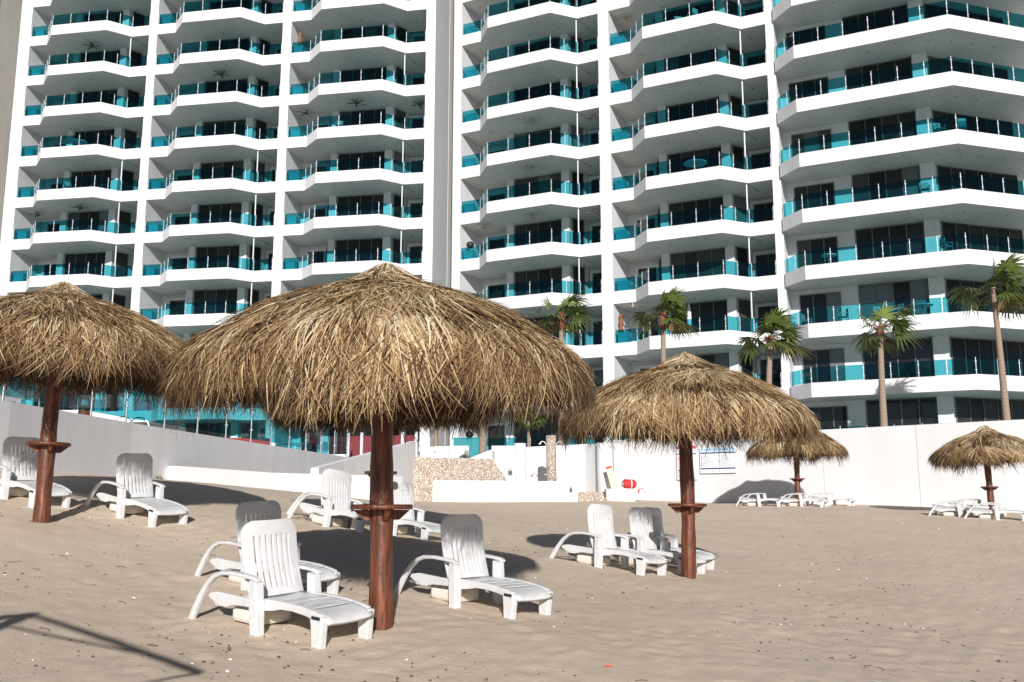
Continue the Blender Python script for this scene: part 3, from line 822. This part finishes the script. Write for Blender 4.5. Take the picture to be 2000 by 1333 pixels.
# ------------------------------------------------------------------ palms
def ribbon_mesh(name, V, Fq, tone, mats, smooth=False):
    me = bpy.data.meshes.new(name)
    me.from_pydata(V, [], Fq)
    a = me.attributes.new('tone', 'FLOAT', 'POINT'); a.data.foreach_set('value', tone)
    for m in mats: me.materials.append(m)
    if smooth: me.polygons.foreach_set('use_smooth', [True] * len(me.polygons))
    me.update(); return me
def palm_crown(seed, nf=20, R=1.0, low=-.62, wind=.30):
    r = random.Random(seed); V = []; Fq = []; T = []
    for f in range(nf):
        az = r.uniform(0, 6.283); el = math.asin(min(.98, low + (0.98 - low) * ((f + .5) / nf)))
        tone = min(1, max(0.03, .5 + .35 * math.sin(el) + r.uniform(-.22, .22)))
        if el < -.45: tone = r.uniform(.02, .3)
        d = Vector((math.cos(az) * math.cos(el), math.sin(az) * math.cos(el), math.sin(el)))
        d = (d + Vector((wind, 0, 0))).normalized()
        pl = R * r.uniform(.40, .78)
        sd = d.cross(Vector((0, 0, 1)))
        if sd.length < .05: sd = Vector((1, 0, 0))
        sd.normalize(); up = sd.cross(d).normalized()
        tw = r.uniform(-.6, .6); sd, up = sd * math.cos(tw) + up * math.sin(tw), up * math.cos(tw) - sd * math.sin(tw)
        c = d * pl + Vector((0, 0, -.05 * R))
        # petiole
        b = len(V); w = sd * .018 * R
        V += [tuple(-w), tuple(w), tuple(c + w), tuple(c - w)]; Fq.append((b, b + 1, b + 2, b + 3)); T += [tone * .6 + .2] * 4
        nl = 19; ll = R * r.uniform(.55, .82)
        for k in range(nl):
            a = (k / (nl - 1) - .5) * rad(205)
            q = d * math.cos(a) + sd * math.sin(a) + up * (.18 - .25 * abs(a)) + Vector((r.uniform(-.06, .06) + wind * .35, r.uniform(-.06, .06), 0))
            q.normalize(); lk = ll * (1 - .28 * abs(a) / 1.8) * r.uniform(.85, 1.1)
            n_ = q.cross(up); 
            if n_.length < .01: n_ = sd
            n_.normalize(); wd = .034 * R
            b = len(V); droop = r.uniform(.15, .55)
            for i, (s_, ww) in enumerate(((0, .45), (.45, 1.0), (.78, .6), (1.0, .06))):
                p = c + q * lk * s_ + Vector((wind * .25 * s_ * s_ * R, 0, -droop * lk * s_ ** 2.4))
                V += [tuple(p - n_ * wd * ww), tuple(p + n_ * wd * ww)]
                T += [min(1, max(0, tone + r.uniform(-.1, .1) - (.1 if s_ == 1 else 0)))] * 2
            for i in range(3): Fq.append((b + 2 * i, b + 2 * i + 1, b + 2 * i + 3, b + 2 * i + 2))
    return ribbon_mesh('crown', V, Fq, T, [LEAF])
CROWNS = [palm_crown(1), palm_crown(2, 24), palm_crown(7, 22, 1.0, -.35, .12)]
def palm(x, y, z0, zc, R, r0, crown, rot, label, lean=(0, 0), sheath=.9, group='tall fan palms in front of the towers'):
    o = empty('palm_tree', (x, y, z0), 0, label, 'palm tree', group)
    h = zc - z0; path = []; rr = []
    for i in range(13):
        t = i / 12; path.append((lean[0] * (t * t - 1) , lean[1] * t, h * t)); rr.append(r0 * (1.25 - .5 * t + (.25 * math.exp(-t * 12))))
    b = MB(); b.tube(path, rr, 14); b.build('trunk', TRUNK, o)
    if sheath:
        b = MB(); top = Vector(path[-1]); p0 = Vector(path[-1]) - Vector((0, 0, sheath))
        b.tube([p0, p0 + (top - p0) * .3, p0 + (top - p0) * .7, top + Vector((0, 0, .05))], [r0 * .85, r0 * 1.3, r0 * 1.15, r0 * .8], 12)
        rs = random.Random(int(x * 10)); 
        for k in range(14):
            a = rs.uniform(0, 6.28); zz = rs.uniform(0, sheath * .9)
            q = p0 + Vector((0, 0, zz)); dd = Vector((math.cos(a), math.sin(a), .8))
            b.tube([q, q + dd * r0 * 2.0], [r0 * .3, r0 * .12], 5)
        b.build('leaf_sheath', SHEATH, o)
    c = bpy.data.objects.new('crown', CROWNS[crown]); COL.objects.link(c); c.parent = o
    c.location = path[-1]; c.rotation_euler = (0, 0, rot); c.scale = (R, R, R)
PX = 1869.41
def at_px(u, y): return (u - 1000) / PX * y * 1.0
palm(2.62, 50, 2.2, 9.95, 1.5, .145, 0, 0, 'fan palm with a red-brown neck between the two middle thatched umbrellas', (.05, 0))
palm(7.72, 48, 2.2, 9.55, 1.42, .145, 1, .3, 'fan palm rising directly behind the peak of the right thatched umbrella', (.08, 0))
palm(12.62, 46, 2.2, 8.0, 1.5, .15, 1, -.15, 'fan palm beside the white pier, right of the umbrella peak', (.3, 0), .5)
palm(17.2, 44, 2.2, 8.1, 1.5, .15, 0, .15, 'slim tall fan palm against the lower wing balconies, second from the right edge', (.12, 0), .35)
palm(21.6, 42, 2.2, 9.55, 1.6, .14, 1, .25, 'tallest fan palm, with a bare pale trunk at the right edge of the picture', (-.12, 0), 0)
palm(-1.44, 48, 2.0, 7.2, 1.3, .15, 0, .5, 'fan palm whose crown hides behind the big front umbrella, trunk above the turquoise counter', (.02, 0))
palm(-3.72, 47.5, 1.95, 4.35, .95, .11, 2, 1.0, 'small young palm in a white pot between white armchairs', (.05, 0), .8, 'young palms on the terrace')
palm(.85, 49, 2.2, 4.15, .85, .08, 2, 2.0, 'small bushy palm behind the shower pillar wall', (0, 0), 0, 'young palms on the terrace')
b = MB(); b.lathe([(.22, 0), (.3, .42), (.26, .42), (.24, .36), (0, .36)], (-3.77, 47.5, 1.9), 18)
tag(b.build('plant_pot', WHITEF), 'white pot holding the small young palm', 'pot')
# shrubs
def shrub(x, y, z, r_, n, seed, label):
    r = random.Random(seed); b = MB(); v = []
    for _ in range(n):
        d = Vector((r.gauss(0, 1), r.gauss(0, 1), abs(r.gauss(0, .8)))); d.normalize(); p = d * r_ * r.uniform(.3, 1)
        a = Vector((r.uniform(-1, 1), r.uniform(-1, 1), r.uniform(-1, 1))).normalized() * r_ * .13; c = d.cross(a).normalized() * r_ * .06
        b.add([p - a, p + c, p + a, p - c], [(0, 1, 2, 3)])
    o = b.build('shrub', BUSH, None, 0, (x, y, z)); tag(o, label, 'shrub', None); return o
shrub(-9.25, 18.2, .62, .34, 900, 1, 'dark green low shrub at the foot of the grey wall behind the left umbrella')
shrub(-8.55, 23.4, .55, .13, 160, 2, 'small green weed where the grey wall meets the low white wall')
shrub(-2.2, 44.6, 2.0, .3, 400, 3, 'dark green plant below the turquoise counter')

# ------------------------------------------------------------------ thatched umbrellas
PROF = [(0, .05), (.05, .0), (.18, -.11), (.35, -.225), (.55, -.305), (.95, -.465), (1.28, -.655), (1.51, -.83), (1.66, -.97), (1.735, -1.08)]
_d = [0]
for a_, b_ in zip(PROF, PROF[1:]): _d.append(_d[-1] + math.hypot(b_[0] - a_[0], b_[1] - a_[1]))
LT = _d[-1]; _pr = np.array([p[0] for p in PROF]); _pz = np.array([p[1] for p in PROF])
def prof(s):
    return float(np.interp(s, _d, _pr)), float(np.interp(s, _d, _pz))
def thatch_mesh(seed, fronds, per, wscale=1.0, front=0.0):
    """front: how much longer the straw hangs on the seaward side"""
    r = random.Random(seed); V = []; Fq = []; T = []; SEG = 5
    ph1, ph2 = r.uniform(0, 6), r.uniform(0, 6)
    def frond(s0, phi, length, tone, spread, lift, n, wmul=1.0):
        if s0 > LT - .62: length = length + front * ((.5 - .5 * math.sin(phi)) ** 2 - .22)
        wmul = wmul * r.choice((.7, .85, 1, 1.2, 1.7, 2.5)); sway = r.gauss(0, .065)
        for _ in range(n):
            st = s0 + r.uniform(-.08, .10); ph = phi + r.gauss(0, spread) / max(.35, prof(st)[0] + .15)
            ln = length * r.uniform(.6, 1.12); kink = r.gauss(0, .06); lf = lift + r.gauss(0, .018) if lift < 0 else max(0.0, lift + r.gauss(0, .018)); grow = r.uniform(-.01, .05)
            w = r.uniform(.0018, .0054) * wscale * wmul; tn = min(1, max(0, tone + r.gauss(0, .15)))
            tw = r.uniform(-.9, .9); b = len(V); fall = r.uniform(1.2, 3.2); curl = r.gauss(0, .04)
            px = None
            for i in range(SEG + 1):
                t = i / SEG; s = st + ln * t
                a = ph + (kink + sway) * t * t / max(.4, prof(min(s, LT))[0]) * 2
                if s <= LT:
                    rr, zz = prof(max(0, s)); 
                else:
                    e = s - LT; rr = PROF[-1][0] + .26 * (1 - math.exp(-e * fall)) / fall; zz = PROF[-1][1] - e * (.66 + .28 * min(1, e * fall)) 
                off = lf + grow * t + .03 * math.sin(t * 3.1) * r.uniform(.2, 1)
                rr += off * .5; zz += off * .85
                rr += curl * t * t
                x, y = rr * math.cos(a), rr * math.sin(a)
                ww = w * (1 - .75 * t ** 2.2)
                tx, ty = -math.sin(a), math.cos(a)
                cx, cz = math.cos(tw) * ww, math.sin(tw) * ww
                V.append((x - tx * cx, y - ty * cx, zz - cz)); V.append((x + tx * cx, y + ty * cx, zz + cz))
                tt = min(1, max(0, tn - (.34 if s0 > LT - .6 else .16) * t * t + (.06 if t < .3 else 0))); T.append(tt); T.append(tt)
            for i in range(SEG): Fq.append((b + 2 * i, b + 2 * i + 1, b + 2 * i + 3, b + 2 * i + 2))
    # body, from the rim up to the cap
    for k in range(fronds):
        u = r.random(); s0 = LT * (1 - .86 * u ** 1.25) - .30
        layer = math.sin(s0 * 7.5 + ph1) * .10
        phi = r.uniform(0, 6.283)
        if r.random() < .5: s0 = .70 + r.gauss(0, .09)      # a full tier of long fronds starts here
        base = .53 + layer + .13 * math.sin(phi * 3 + ph2 + s0 * 2.3) + r.gauss(0, .19)
        base += -.16 if s0 < .55 else .06
        frond(s0, phi, r.uniform(.38, .80), base, .09, r.uniform(.0, .05), per)
    # hanging skirt at the rim
    for k in range(int(fronds * .55)):
        phi = r.uniform(0, 6.283)
        clump = .5 + .3 * math.sin(phi * 4 + ph1) + .3 * math.sin(phi * 9 + ph2)
        frond(LT - r.uniform(.22, .5), phi, .43 + .22 * clump + r.uniform(-.06, .08), .57 + r.gauss(0, .2), .06, r.uniform(-.03, .03), per)
    # inner ragged layer, shorter and darker
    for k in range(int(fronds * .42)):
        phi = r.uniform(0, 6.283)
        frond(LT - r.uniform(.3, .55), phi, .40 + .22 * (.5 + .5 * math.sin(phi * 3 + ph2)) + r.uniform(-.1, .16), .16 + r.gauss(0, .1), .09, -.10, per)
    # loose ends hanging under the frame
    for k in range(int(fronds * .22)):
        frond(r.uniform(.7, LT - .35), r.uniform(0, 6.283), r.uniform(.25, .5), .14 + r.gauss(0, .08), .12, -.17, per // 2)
    # pale pointed cap
    for k in range(int(fronds * .13)):
        phi = r.uniform(0, 6.283)
        frond(r.uniform(.0, .16), phi, r.uniform(.34, .52), .92 + r.gauss(0, .08), .05, r.uniform(.01, .035), per)
    # strays
    for k in range(int(fronds * .12)):
        frond(r.uniform(.3, LT - .3), r.uniform(0, 6.283), r.uniform(.4, .8), r.uniform(.3, .9), .3, r.uniform(.04, .09), 2, .7)
    # solid layer under the straw
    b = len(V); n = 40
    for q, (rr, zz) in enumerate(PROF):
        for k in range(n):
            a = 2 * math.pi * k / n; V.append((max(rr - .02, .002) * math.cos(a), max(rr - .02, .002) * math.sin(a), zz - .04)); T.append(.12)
    nf = len(Fq)
    for q in range(len(PROF) - 1):
        for k in range(n): Fq.append((b + q * n + k, b + q * n + (k + 1) % n, b + (q + 1) * n + (k + 1) % n, b + (q + 1) * n + k))
    me = ribbon_mesh('thatch', V, Fq, T, [THATCH])
    return me

def make_palapa(mesh, height=3.06, shelf_h=.97, pole_r=.098, seed=0, flare=1.0, flat=1.0):
    r = random.Random(seed)
    o = empty('beach_umbrella')
    t = bpy.data.objects.new('thatch', mesh); COL.objects.link(t); t.parent = o; t.location = (0, 0, height); t.scale = (flare, flare, flat); t.rotation_euler = (0, 0, 0)
    b = MB(); path = []; rr = []
    for i in range(22):
        z = -.4 + (height - .12 + .4) * i / 21
        path.append((.010 * math.sin(z * 2.1 + seed), .010 * math.cos(z * 1.7 + seed), z)); rr.append(pole_r * (1 + .05 * math.sin(z * 6.3 + seed) + .03 * math.sin(z * 15)) * (1.03 - .05 * i / 21))
    b.tube(path, rr, 18); b.build('pole', WOOD, o)
    sh = MB(); n = 30; R = .268
    sh.lathe([(pole_r * .9, 0), (R, 0), (R, .035), (R - .012, .042), (pole_r * .9, .042)], (0, 0, shelf_h), n)
    s = sh.build('shelf', WOOD, o)
    for k in range(4):
        a = k * math.pi / 2 + .35; c = MB()
        c.plate([(pole_r * .85, -.09), (.15, -.09), (.245, -.004), (pole_r * .85, -.004)], -.022, .022)
        q = c.build('bracket', WOOD, s); q.location = (0, 0, shelf_h); q.rotation_euler = (0, 0, a)
    for k in range(8):
        a = k * math.pi / 4 + .2; c = MB()
        c.tube([(.06, 0, height - .18), (.95, 0, height - .54 * flat), (1.60, 0, height - 1.0 * flat)], [.035, .032, .028], 8)
        q = c.build('rafter', RAFTER, o); q.rotation_euler = (0, 0, a)
    return o
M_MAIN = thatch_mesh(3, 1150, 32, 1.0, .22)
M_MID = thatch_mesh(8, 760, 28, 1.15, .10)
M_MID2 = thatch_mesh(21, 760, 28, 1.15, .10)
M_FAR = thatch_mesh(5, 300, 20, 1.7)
G_ = 'thatched beach umbrellas on wooden poles'
P = make_palapa(M_MAIN, 3.06, .985, .098, 1, 1.0, .89)
P.location = (-1.12, 8.35, gz(-1.12, 8.35)); tag(P, 'largest thatched umbrella in the front centre, with a red-brown pole and round shelf', 'umbrella', G_)
P2 = make_palapa(M_MID, 3.06, .97, .098, 2, 1.06, .92)
P2.location = (-6.06, 12.52, gz(-6.06, 12.52)); P2.rotation_euler = (rad(0), rad(1.2), .2); tag(P2, 'thatched umbrella at the left edge, its canopy cut by the picture', 'umbrella', G_)
P3 = make_palapa(M_MID2, 3.06, .97, .098, 6, .98, .87); P3.location = (2.44, 13.56, gz(2.44, 13.56)); P3.rotation_euler = (0, rad(.4), -.2); tag(P3, 'thatched umbrella right of the big front one, in front of the notice boards', 'umbrella', G_)
P4 = copy_tree(P2); P4.location = (-2.16, 15.9, gz(-2.16, 15.9)); P4.rotation_euler = (0, 0, 4.0); P4['label'] = 'thatched umbrella hidden almost wholly behind the big front one, its shelf peeking past the pole'
P5 = make_palapa(M_FAR, 2.95, .93, .10, 4)
P5.location = (10.42, 35.3, gz(10.42, 35.3)); tag(P5, 'small distant thatched umbrella partly behind the right one, shading the white wall', 'umbrella', G_)
P6 = copy_tree(P5); P6.location = (14.65, 29.7, gz(14.65, 29.7)); P6.rotation_euler = (0, 0, 2.5); P6.scale = (.94, .94, .90); P6['label'] = 'distant thatched umbrella at the right edge of the picture'

# bare umbrella frame standing beside the camera: only its shadow shows
o = empty('umbrella_frame', (-3.40, 1.3, gz(-3.40, 1.3)), rad(0), 'bare umbrella frame without thatch whose shadow falls at the lower left', 'umbrella')
b = MB(); b.tube([(0, 0, -.3), (0, 0, 3.02)], .06, 10); b.build('pole', WOOD, o)
NR = 4
ring = []
for k in range(NR):
    a = rad(11) + 2 * math.pi * k / NR; e = (1.75 * math.cos(a), 1.75 * math.sin(a), 2.16); ring.append(e)
    c = MB(); c.tube([(0, 0, 3.0), (e[0] * .5, e[1] * .5, 2.60), e], [.026, .03, .03], 8); c.build('rafter', RAFTER, o)
for k in range(NR):
    c = MB(); p, q = Vector(ring[k]), Vector(ring[(k + 1) % NR])
    if k == 0: p, q = Vector((p.x * .75, p.y * .75, 2.38)), Vector((q.x * .75, q.y * .75, 2.38))
    c.tube([p, q], .013, 6); c.build('ring_bar', RAFTER, o)

# ------------------------------------------------------------------ loungers
def rounded_back(length, half):
    """half width along the back, rounded at the top"""
    def hw(t):
        base = half * (.955 + .045 * t)
        k = (t * length - (length - .17)) / .17
        if k > 0: base = base - half * .40 * (1 - math.sqrt(max(0, 1 - k ** 2.6)))
        return base
    return hw
def make_lounger(recline):
    o = empty('sun_lounger')
    W_ = .255; WA = .335
    # seat: gently curved slab, waterfall at the foot
    b = MB(); xs = [-.12, 0, .15, .3, .45, .6, .72, .8, .855, .875]
    zs = [.315, .312, .318, .325, .325, .318, .305, .288, .262, .235]
    nY = 9; vs = []
    for x, z in zip(xs, zs):
        for j in range(nY):
            y = -W_ + 2 * W_ * j / (nY - 1); vs.append((x, y, z - .014 * (1 - (y / W_) ** 2)))
    m_ = len(vs); vs += [(v[0], v[1], v[2] - .03) for v in vs]; fs = []
    nX = len(xs)
    for i in range(nX - 1):
        for j in range(nY - 1):
            a = i * nY + j; fs.append((a, a + nY, a + nY + 1, a + 1)); fs.append((m_ + a, m_ + a + 1, m_ + a + nY + 1, m_ + a + nY))
    for i in range(nX - 1):
        a = i * nY; fs.append((a, m_ + a, m_ + a + nY, a + nY)); a += nY - 1; fs.append((a, a + nY, m_ + a + nY, m_ + a))
    for j in range(nY - 1):
        fs.append((j, j + 1, m_ + j + 1, m_ + j)); a = (nX - 1) * nY + j; fs.append((a, m_ + a, m_ + a + 1, a + 1))
    b.add(vs, fs, 0, True)
    for x in (.2, .36, .52, .66): b.box((x, 0, .322), (.012, .44, .006))
    seat = b.build('seat', PLASTIC, o)
    # side rails with the arch between the legs
    for s in (-1, 1):
        b = MB()
        arch = [(.05, .325), (.3, .335), (.55, .333), (.74, .312), (.82, .295), (.81, .235), (.72, .235), (.62, .255), (.45, .268), (.3, .262), (.2, .235), (.05, .21)]
        b.plate(arch, s * W_ - .02, s * W_ + .02)
        b.plate([(.06, .30), (.06, .235), (-.1, .22), (-.35, .205), (-.46, .17), (-.56, .165), (-.68, .21), (-.74, .235), (-.72, .275), (-.6, .30), (-.45, .30), (-.2, .30)], s * W_ - .018, s * W_ + .018)
        b.build('side_rail', PLASTIC, o, .008)
        # foot leg
        b = MB(); y0, y1 = (s * W_ - .035, s * W_ + .035)
        b.plate([(.69, .285), (.855, .275), (.845, .12), (.835, -.06), (.73, -.06), (.715, .14)], y0, y1)
        b.build('leg', PLASTIC, o, .012)
        # front arm leg
        b = MB(); b.plate([(-.025, .50), (.070, .485), (.10, .25), (.115, -.06), (.025, -.06), (-.01, .25)], s * (WA - .02) - .055, s * (WA - .02) + .038)
        b.build('leg', PLASTIC, o, .012)
        # armrest sweeping down to the rear foot
        b = MB()
        pth = [(-.90, 0, -.05), (-.83, 0, .10), (-.74, 0, .26), (-.66, 0, .37), (-.56, 0, .46), (-.44, 0, .51), (-.28, 0, .528), (-.1, 0, .526), (.02, 0, .518), (.078, 0, .495)]
        b.sweep([(p[0], s * WA, p[2]) for p in pth], [.05] * 4 + [.054, .062, .07, .07, .066, .06], [.07, .062, .055, .05, .045, .042, .038, .036, .036, .036])
        b.build('armrest', PLASTIC, o, .012)
    # backrest with seven slots
    Lb = .73; hw = rounded_back(Lb, .305); b = MB()
    ts = [0, .05, .10, .2, .3, .4, .5, .6, .68, .74, .80, .84, .88, .92, .95, .98, 1.0]
    fr = [-1, -.80]; ns = 8; span = 1.6; sw = span / ns
    cols = [-1.0, -.80]
    kinds = ['s']
    for i in range(ns):
        if i: cols.append(-.80 + sw * i + .028); kinds.append('h')
        cols.append(-.80 + sw * (i + 1) - (.028 if i < ns - 1 else 0)); kinds.append('s')
    cols.append(1.0); kinds.append('s')
    ca, sa = math.cos(recline), math.sin(recline)
    def P3(t, c):
        l = t * Lb; h = hw(t) * c
        bow = .035 * math.sin(t * math.pi * .95) + .02 * (1 - c * c) * 0
        q = -.03 * (1 - c * c)         # hollow across
        nx = bow + q
        return (-.10 - l * ca + nx * sa * -1 + 0, h, .30 + l * sa - nx * ca)
    vs = [P3(t, c) for t in ts for c in cols]; nc = len(cols); fs = []
    for i in range(len(ts) - 1):
        for j in range(nc - 1):
            if kinds[j] == 'h' and .10 <= (ts[i] + ts[i + 1]) / 2 < .80: continue
            a = i * nc + j; fs.append((a, a + 1, a + nc + 1, a + nc))
    b.add(vs, fs, 0, False)
    q = b.build('backrest', PLASTIC, o)
    md = q.modifiers.new('thick', 'SOLIDIFY'); md.thickness = .026; md.offset = 0
    bv = q.modifiers.new('bevel', 'BEVEL'); bv.width = .006; bv.segments = 2; bv.limit_method = 'ANGLE'
    # storage box underneath
    b = MB(); b.box((-.30, 0, .095), (.40, .38, .15)); b.build('storage_box', CREAM, o, .045)
    b = MB(); b.tube([(-.62, -.26, .19), (-.62, .26, .19)], .028, 10); b.build('crossbar', PLASTIC, o)
    b = MB(); b.box((.775, -W_ - .0375, .262), (.10, .008, .028)); b.build('name_tag', DARK, o)
    return o
UP = make_lounger(rad(77))
FLAT = make_lounger(rad(6))
cnt = {}
def lounger(proto, rx, ry, ang, label, group):
    """(rx, ry) = rear foot on the near side, ang = heading of the foot end"""
    o = proto if proto not in cnt else copy_tree(proto)
    cnt[proto] = 1
    f = Vector((math.cos(ang), math.sin(ang))); l = Vector((-f.y, f.x))
    c = Vector((rx, ry)) + f * .83 + l * .318
    o.scale = (.94, .95, .86)
    P_ = lambda a, s: Vector((c.x + f.x * a + l.x * s, c.y + f.y * a + l.y * s, gz(c.x + f.x * a + l.x * s, c.y + f.y * a + l.y * s)))
    ax = (P_(.80, 0) - P_(-.85, 0)).normalized(); ay = (P_(0, .36) - P_(0, -.36)); ay = (ay - ax * ay.dot(ax)).normalized(); az = ax.cross(ay)
    M = Matrix((ax, ay, az)).transposed()
    ctr = P_(0, 0)
    o.location = (ctr.x, ctr.y, ctr.z - .012); o.rotation_euler = M.to_euler()
    tag(o, label, 'sun lounger', group)
LG = 'white plastic sun loungers under the umbrellas'
lounger(UP, -2.76, 8.52, rad(-38), 'nearest white lounger with a sunlit backrest, left of the front pole', LG)
lounger(UP, -3.38, 10.5, rad(-39), 'white lounger with a shaded backrest just behind the nearest one', LG)
lounger(UP, -1.20, 10.15, rad(-44), 'white lounger with a shaded backrest right of the front pole', LG)
lounger(UP, -3.52, 15.28, rad(-39), 'sunlit white lounger left of the hidden umbrella, in front of its twin', LG)
lounger(UP, -3.70, 15.95, rad(-39), 'lounger almost covered by its sunlit twin left of the hidden umbrella', LG)
lounger(UP, -2.66, 16.8, rad(-41), 'lounger with a striped shaded backrest right of the front pole, farther back', LG)
lounger(UP, -6.2, 14.1, rad(-36), 'white lounger with a shaded backrest right of the left umbrella pole', LG)
lounger(UP, -7.95, 14.3, rad(-36), 'white lounger cut by the left edge of the picture', LG)
lounger(UP, .55, 14.25, rad(-44), 'half-lit white lounger at the left end of the group under the right umbrella', LG)
lounger(UP, 1.24, 15.0, rad(-44), 'shaded white lounger in the middle of the group under the right umbrella', LG)
lounger(UP, 1.53, 15.8, rad(-43), 'shaded white lounger farthest back beside the pole of the right umbrella', LG)
FG = 'flat-folded white sun loungers near the right wall'
lounger(FLAT, 8.12, 35.2, rad(-36), 'flat-folded lounger farthest left under the distant umbrella by the wall', FG)
lounger(FLAT, 9.45, 34.6, rad(-36), 'flat-folded lounger in front of the pole of the distant umbrella by the wall', FG)
lounger(FLAT, 10.75, 35.6, rad(-36), 'flat-folded lounger right of the pole of the distant umbrella by the wall', FG)
lounger(FLAT, 12.55, 29.3, rad(-38), 'flat-folded lounger farthest left under the umbrella at the right edge', FG)
lounger(FLAT, 13.55, 30.4, rad(-38), 'flat-folded lounger behind the others under the umbrella at the right edge', FG)
lounger(FLAT, 13.2, 28.4, rad(-38), 'flat-folded lounger nearest under the umbrella at the right edge', FG)

# ------------------------------------------------------------------ beach litter
def pebbles(name, n, m, smin, smax, seed, flat=.45):
    r = random.Random(seed); b = MB()
    for _ in range(n):
        y = 5.2 + 26 * r.random() ** 2.0; x = r.uniform(-.6, .6) * y
        if y > 16 and x < -4: continue
        z = gz(x, y); s = r.uniform(smin, smax) * (1 + .03 * y)
        k = 7; rr = [r.uniform(.65, 1.25) for _ in range(k)]; vs = []; a0 = r.uniform(0, 6)
        for f_, h_ in ((1.0, -.006), (.82, flat * .55), (.35, flat)):
            for q in range(k):
                a = a0 + 6.283 * q / k; vs.append((x + s * f_ * rr[q] * math.cos(a) * 1.3, y + s * f_ * rr[q] * math.sin(a), z + (h_ if h_ < 0 else h_ * s)))
        b.add(vs, [(l_ * k + q, l_ * k + (q + 1) % k, (l_ + 1) * k + (q + 1) % k, (l_ + 1) * k + q) for l_ in (0, 1) for q in range(k)] + [tuple(range(2 * k, 3 * k))], 0, True)
    o = b.build(name, m); tag(o, kind='stuff'); return o
tag(pebbles('seaweed_bits', 2700, mat('dry_seaweed', (.10, .075, .055), .9),   .0025, .0095, 1), 'dark bits of dry seaweed scattered over the sand', 'seaweed')
tag(pebbles('shell_bits', 260, mat('shell_white', (.75, .72, .66), .6), .004, .012, 2), 'pale shell fragments scattered over the sand', 'shells')
r = random.Random(9); b = MB()
for _ in range(90):
    y = 5.4 + 9 * r.random(); x = r.uniform(-.6, .6) * y; a = r.uniform(0, 3.14); l_ = r.uniform(.04, .14)
    p = [(x + math.cos(a + .3 * i) * l_ * i / 3, y + math.sin(a + .3 * i) * l_ * i / 3) for i in range(4)]
    b.tube([(q[0], q[1], gz(*q) + .006) for q in p], .0028, 4)
tag(b.build('dry_twigs', mat('dry_twig', (.13, .09, .06), .9)), 'thin dry twigs and straw lying on the sand', 'twigs', None, 'stuff')
def at_sand(u, v):
    c = math.cos(rad(9.6083)); s = math.sin(rad(9.6083)); a = (u - 1000) / PX; q = -(v - 666.5) / PX
    d = Vector((a, c - q * s, s + q * c)); t = 3
    while t < 60:
        p = d * t
        if p.z < gz(p.x, p.y): return p
        t += .02
p = Vector((.69, 7.35, 0)); b = MB(); b.add([(0, 0, 0), (.05, .01, .012), (.06, .03, .008), (.02, .035, .016), (-.02, .02, .004), (.015, .015, .02)], [(0, 1, 5), (1, 2, 5), (2, 3, 5), (3, 4, 5), (4, 0, 5)])
tag(b.build('plastic_scrap', mat('red_plastic', (.65, .06, .03), .5), None, 0, (p.x, p.y, gz(p.x, p.y) + .004)), 'tiny red plastic scrap on the bare sand in the foreground', 'litter')
p = Vector((2.62, 7.45, 0)); b = MB()
for i in range(7):
    pass
b.add([(0, 0, .004), (.05, -.02, .012), (.11, -.045, .008), (.10, -.06, .006), (.045, -.045, .010)], [(0, 1, 4), (1, 2, 3, 4)])
tag(b.build('feather', mat('feather_white', (.75, .73, .70), .7), None, 0, (p.x, p.y, gz(p.x, p.y) + .006)), 'small white feather on the sand at the lower right', 'feather')
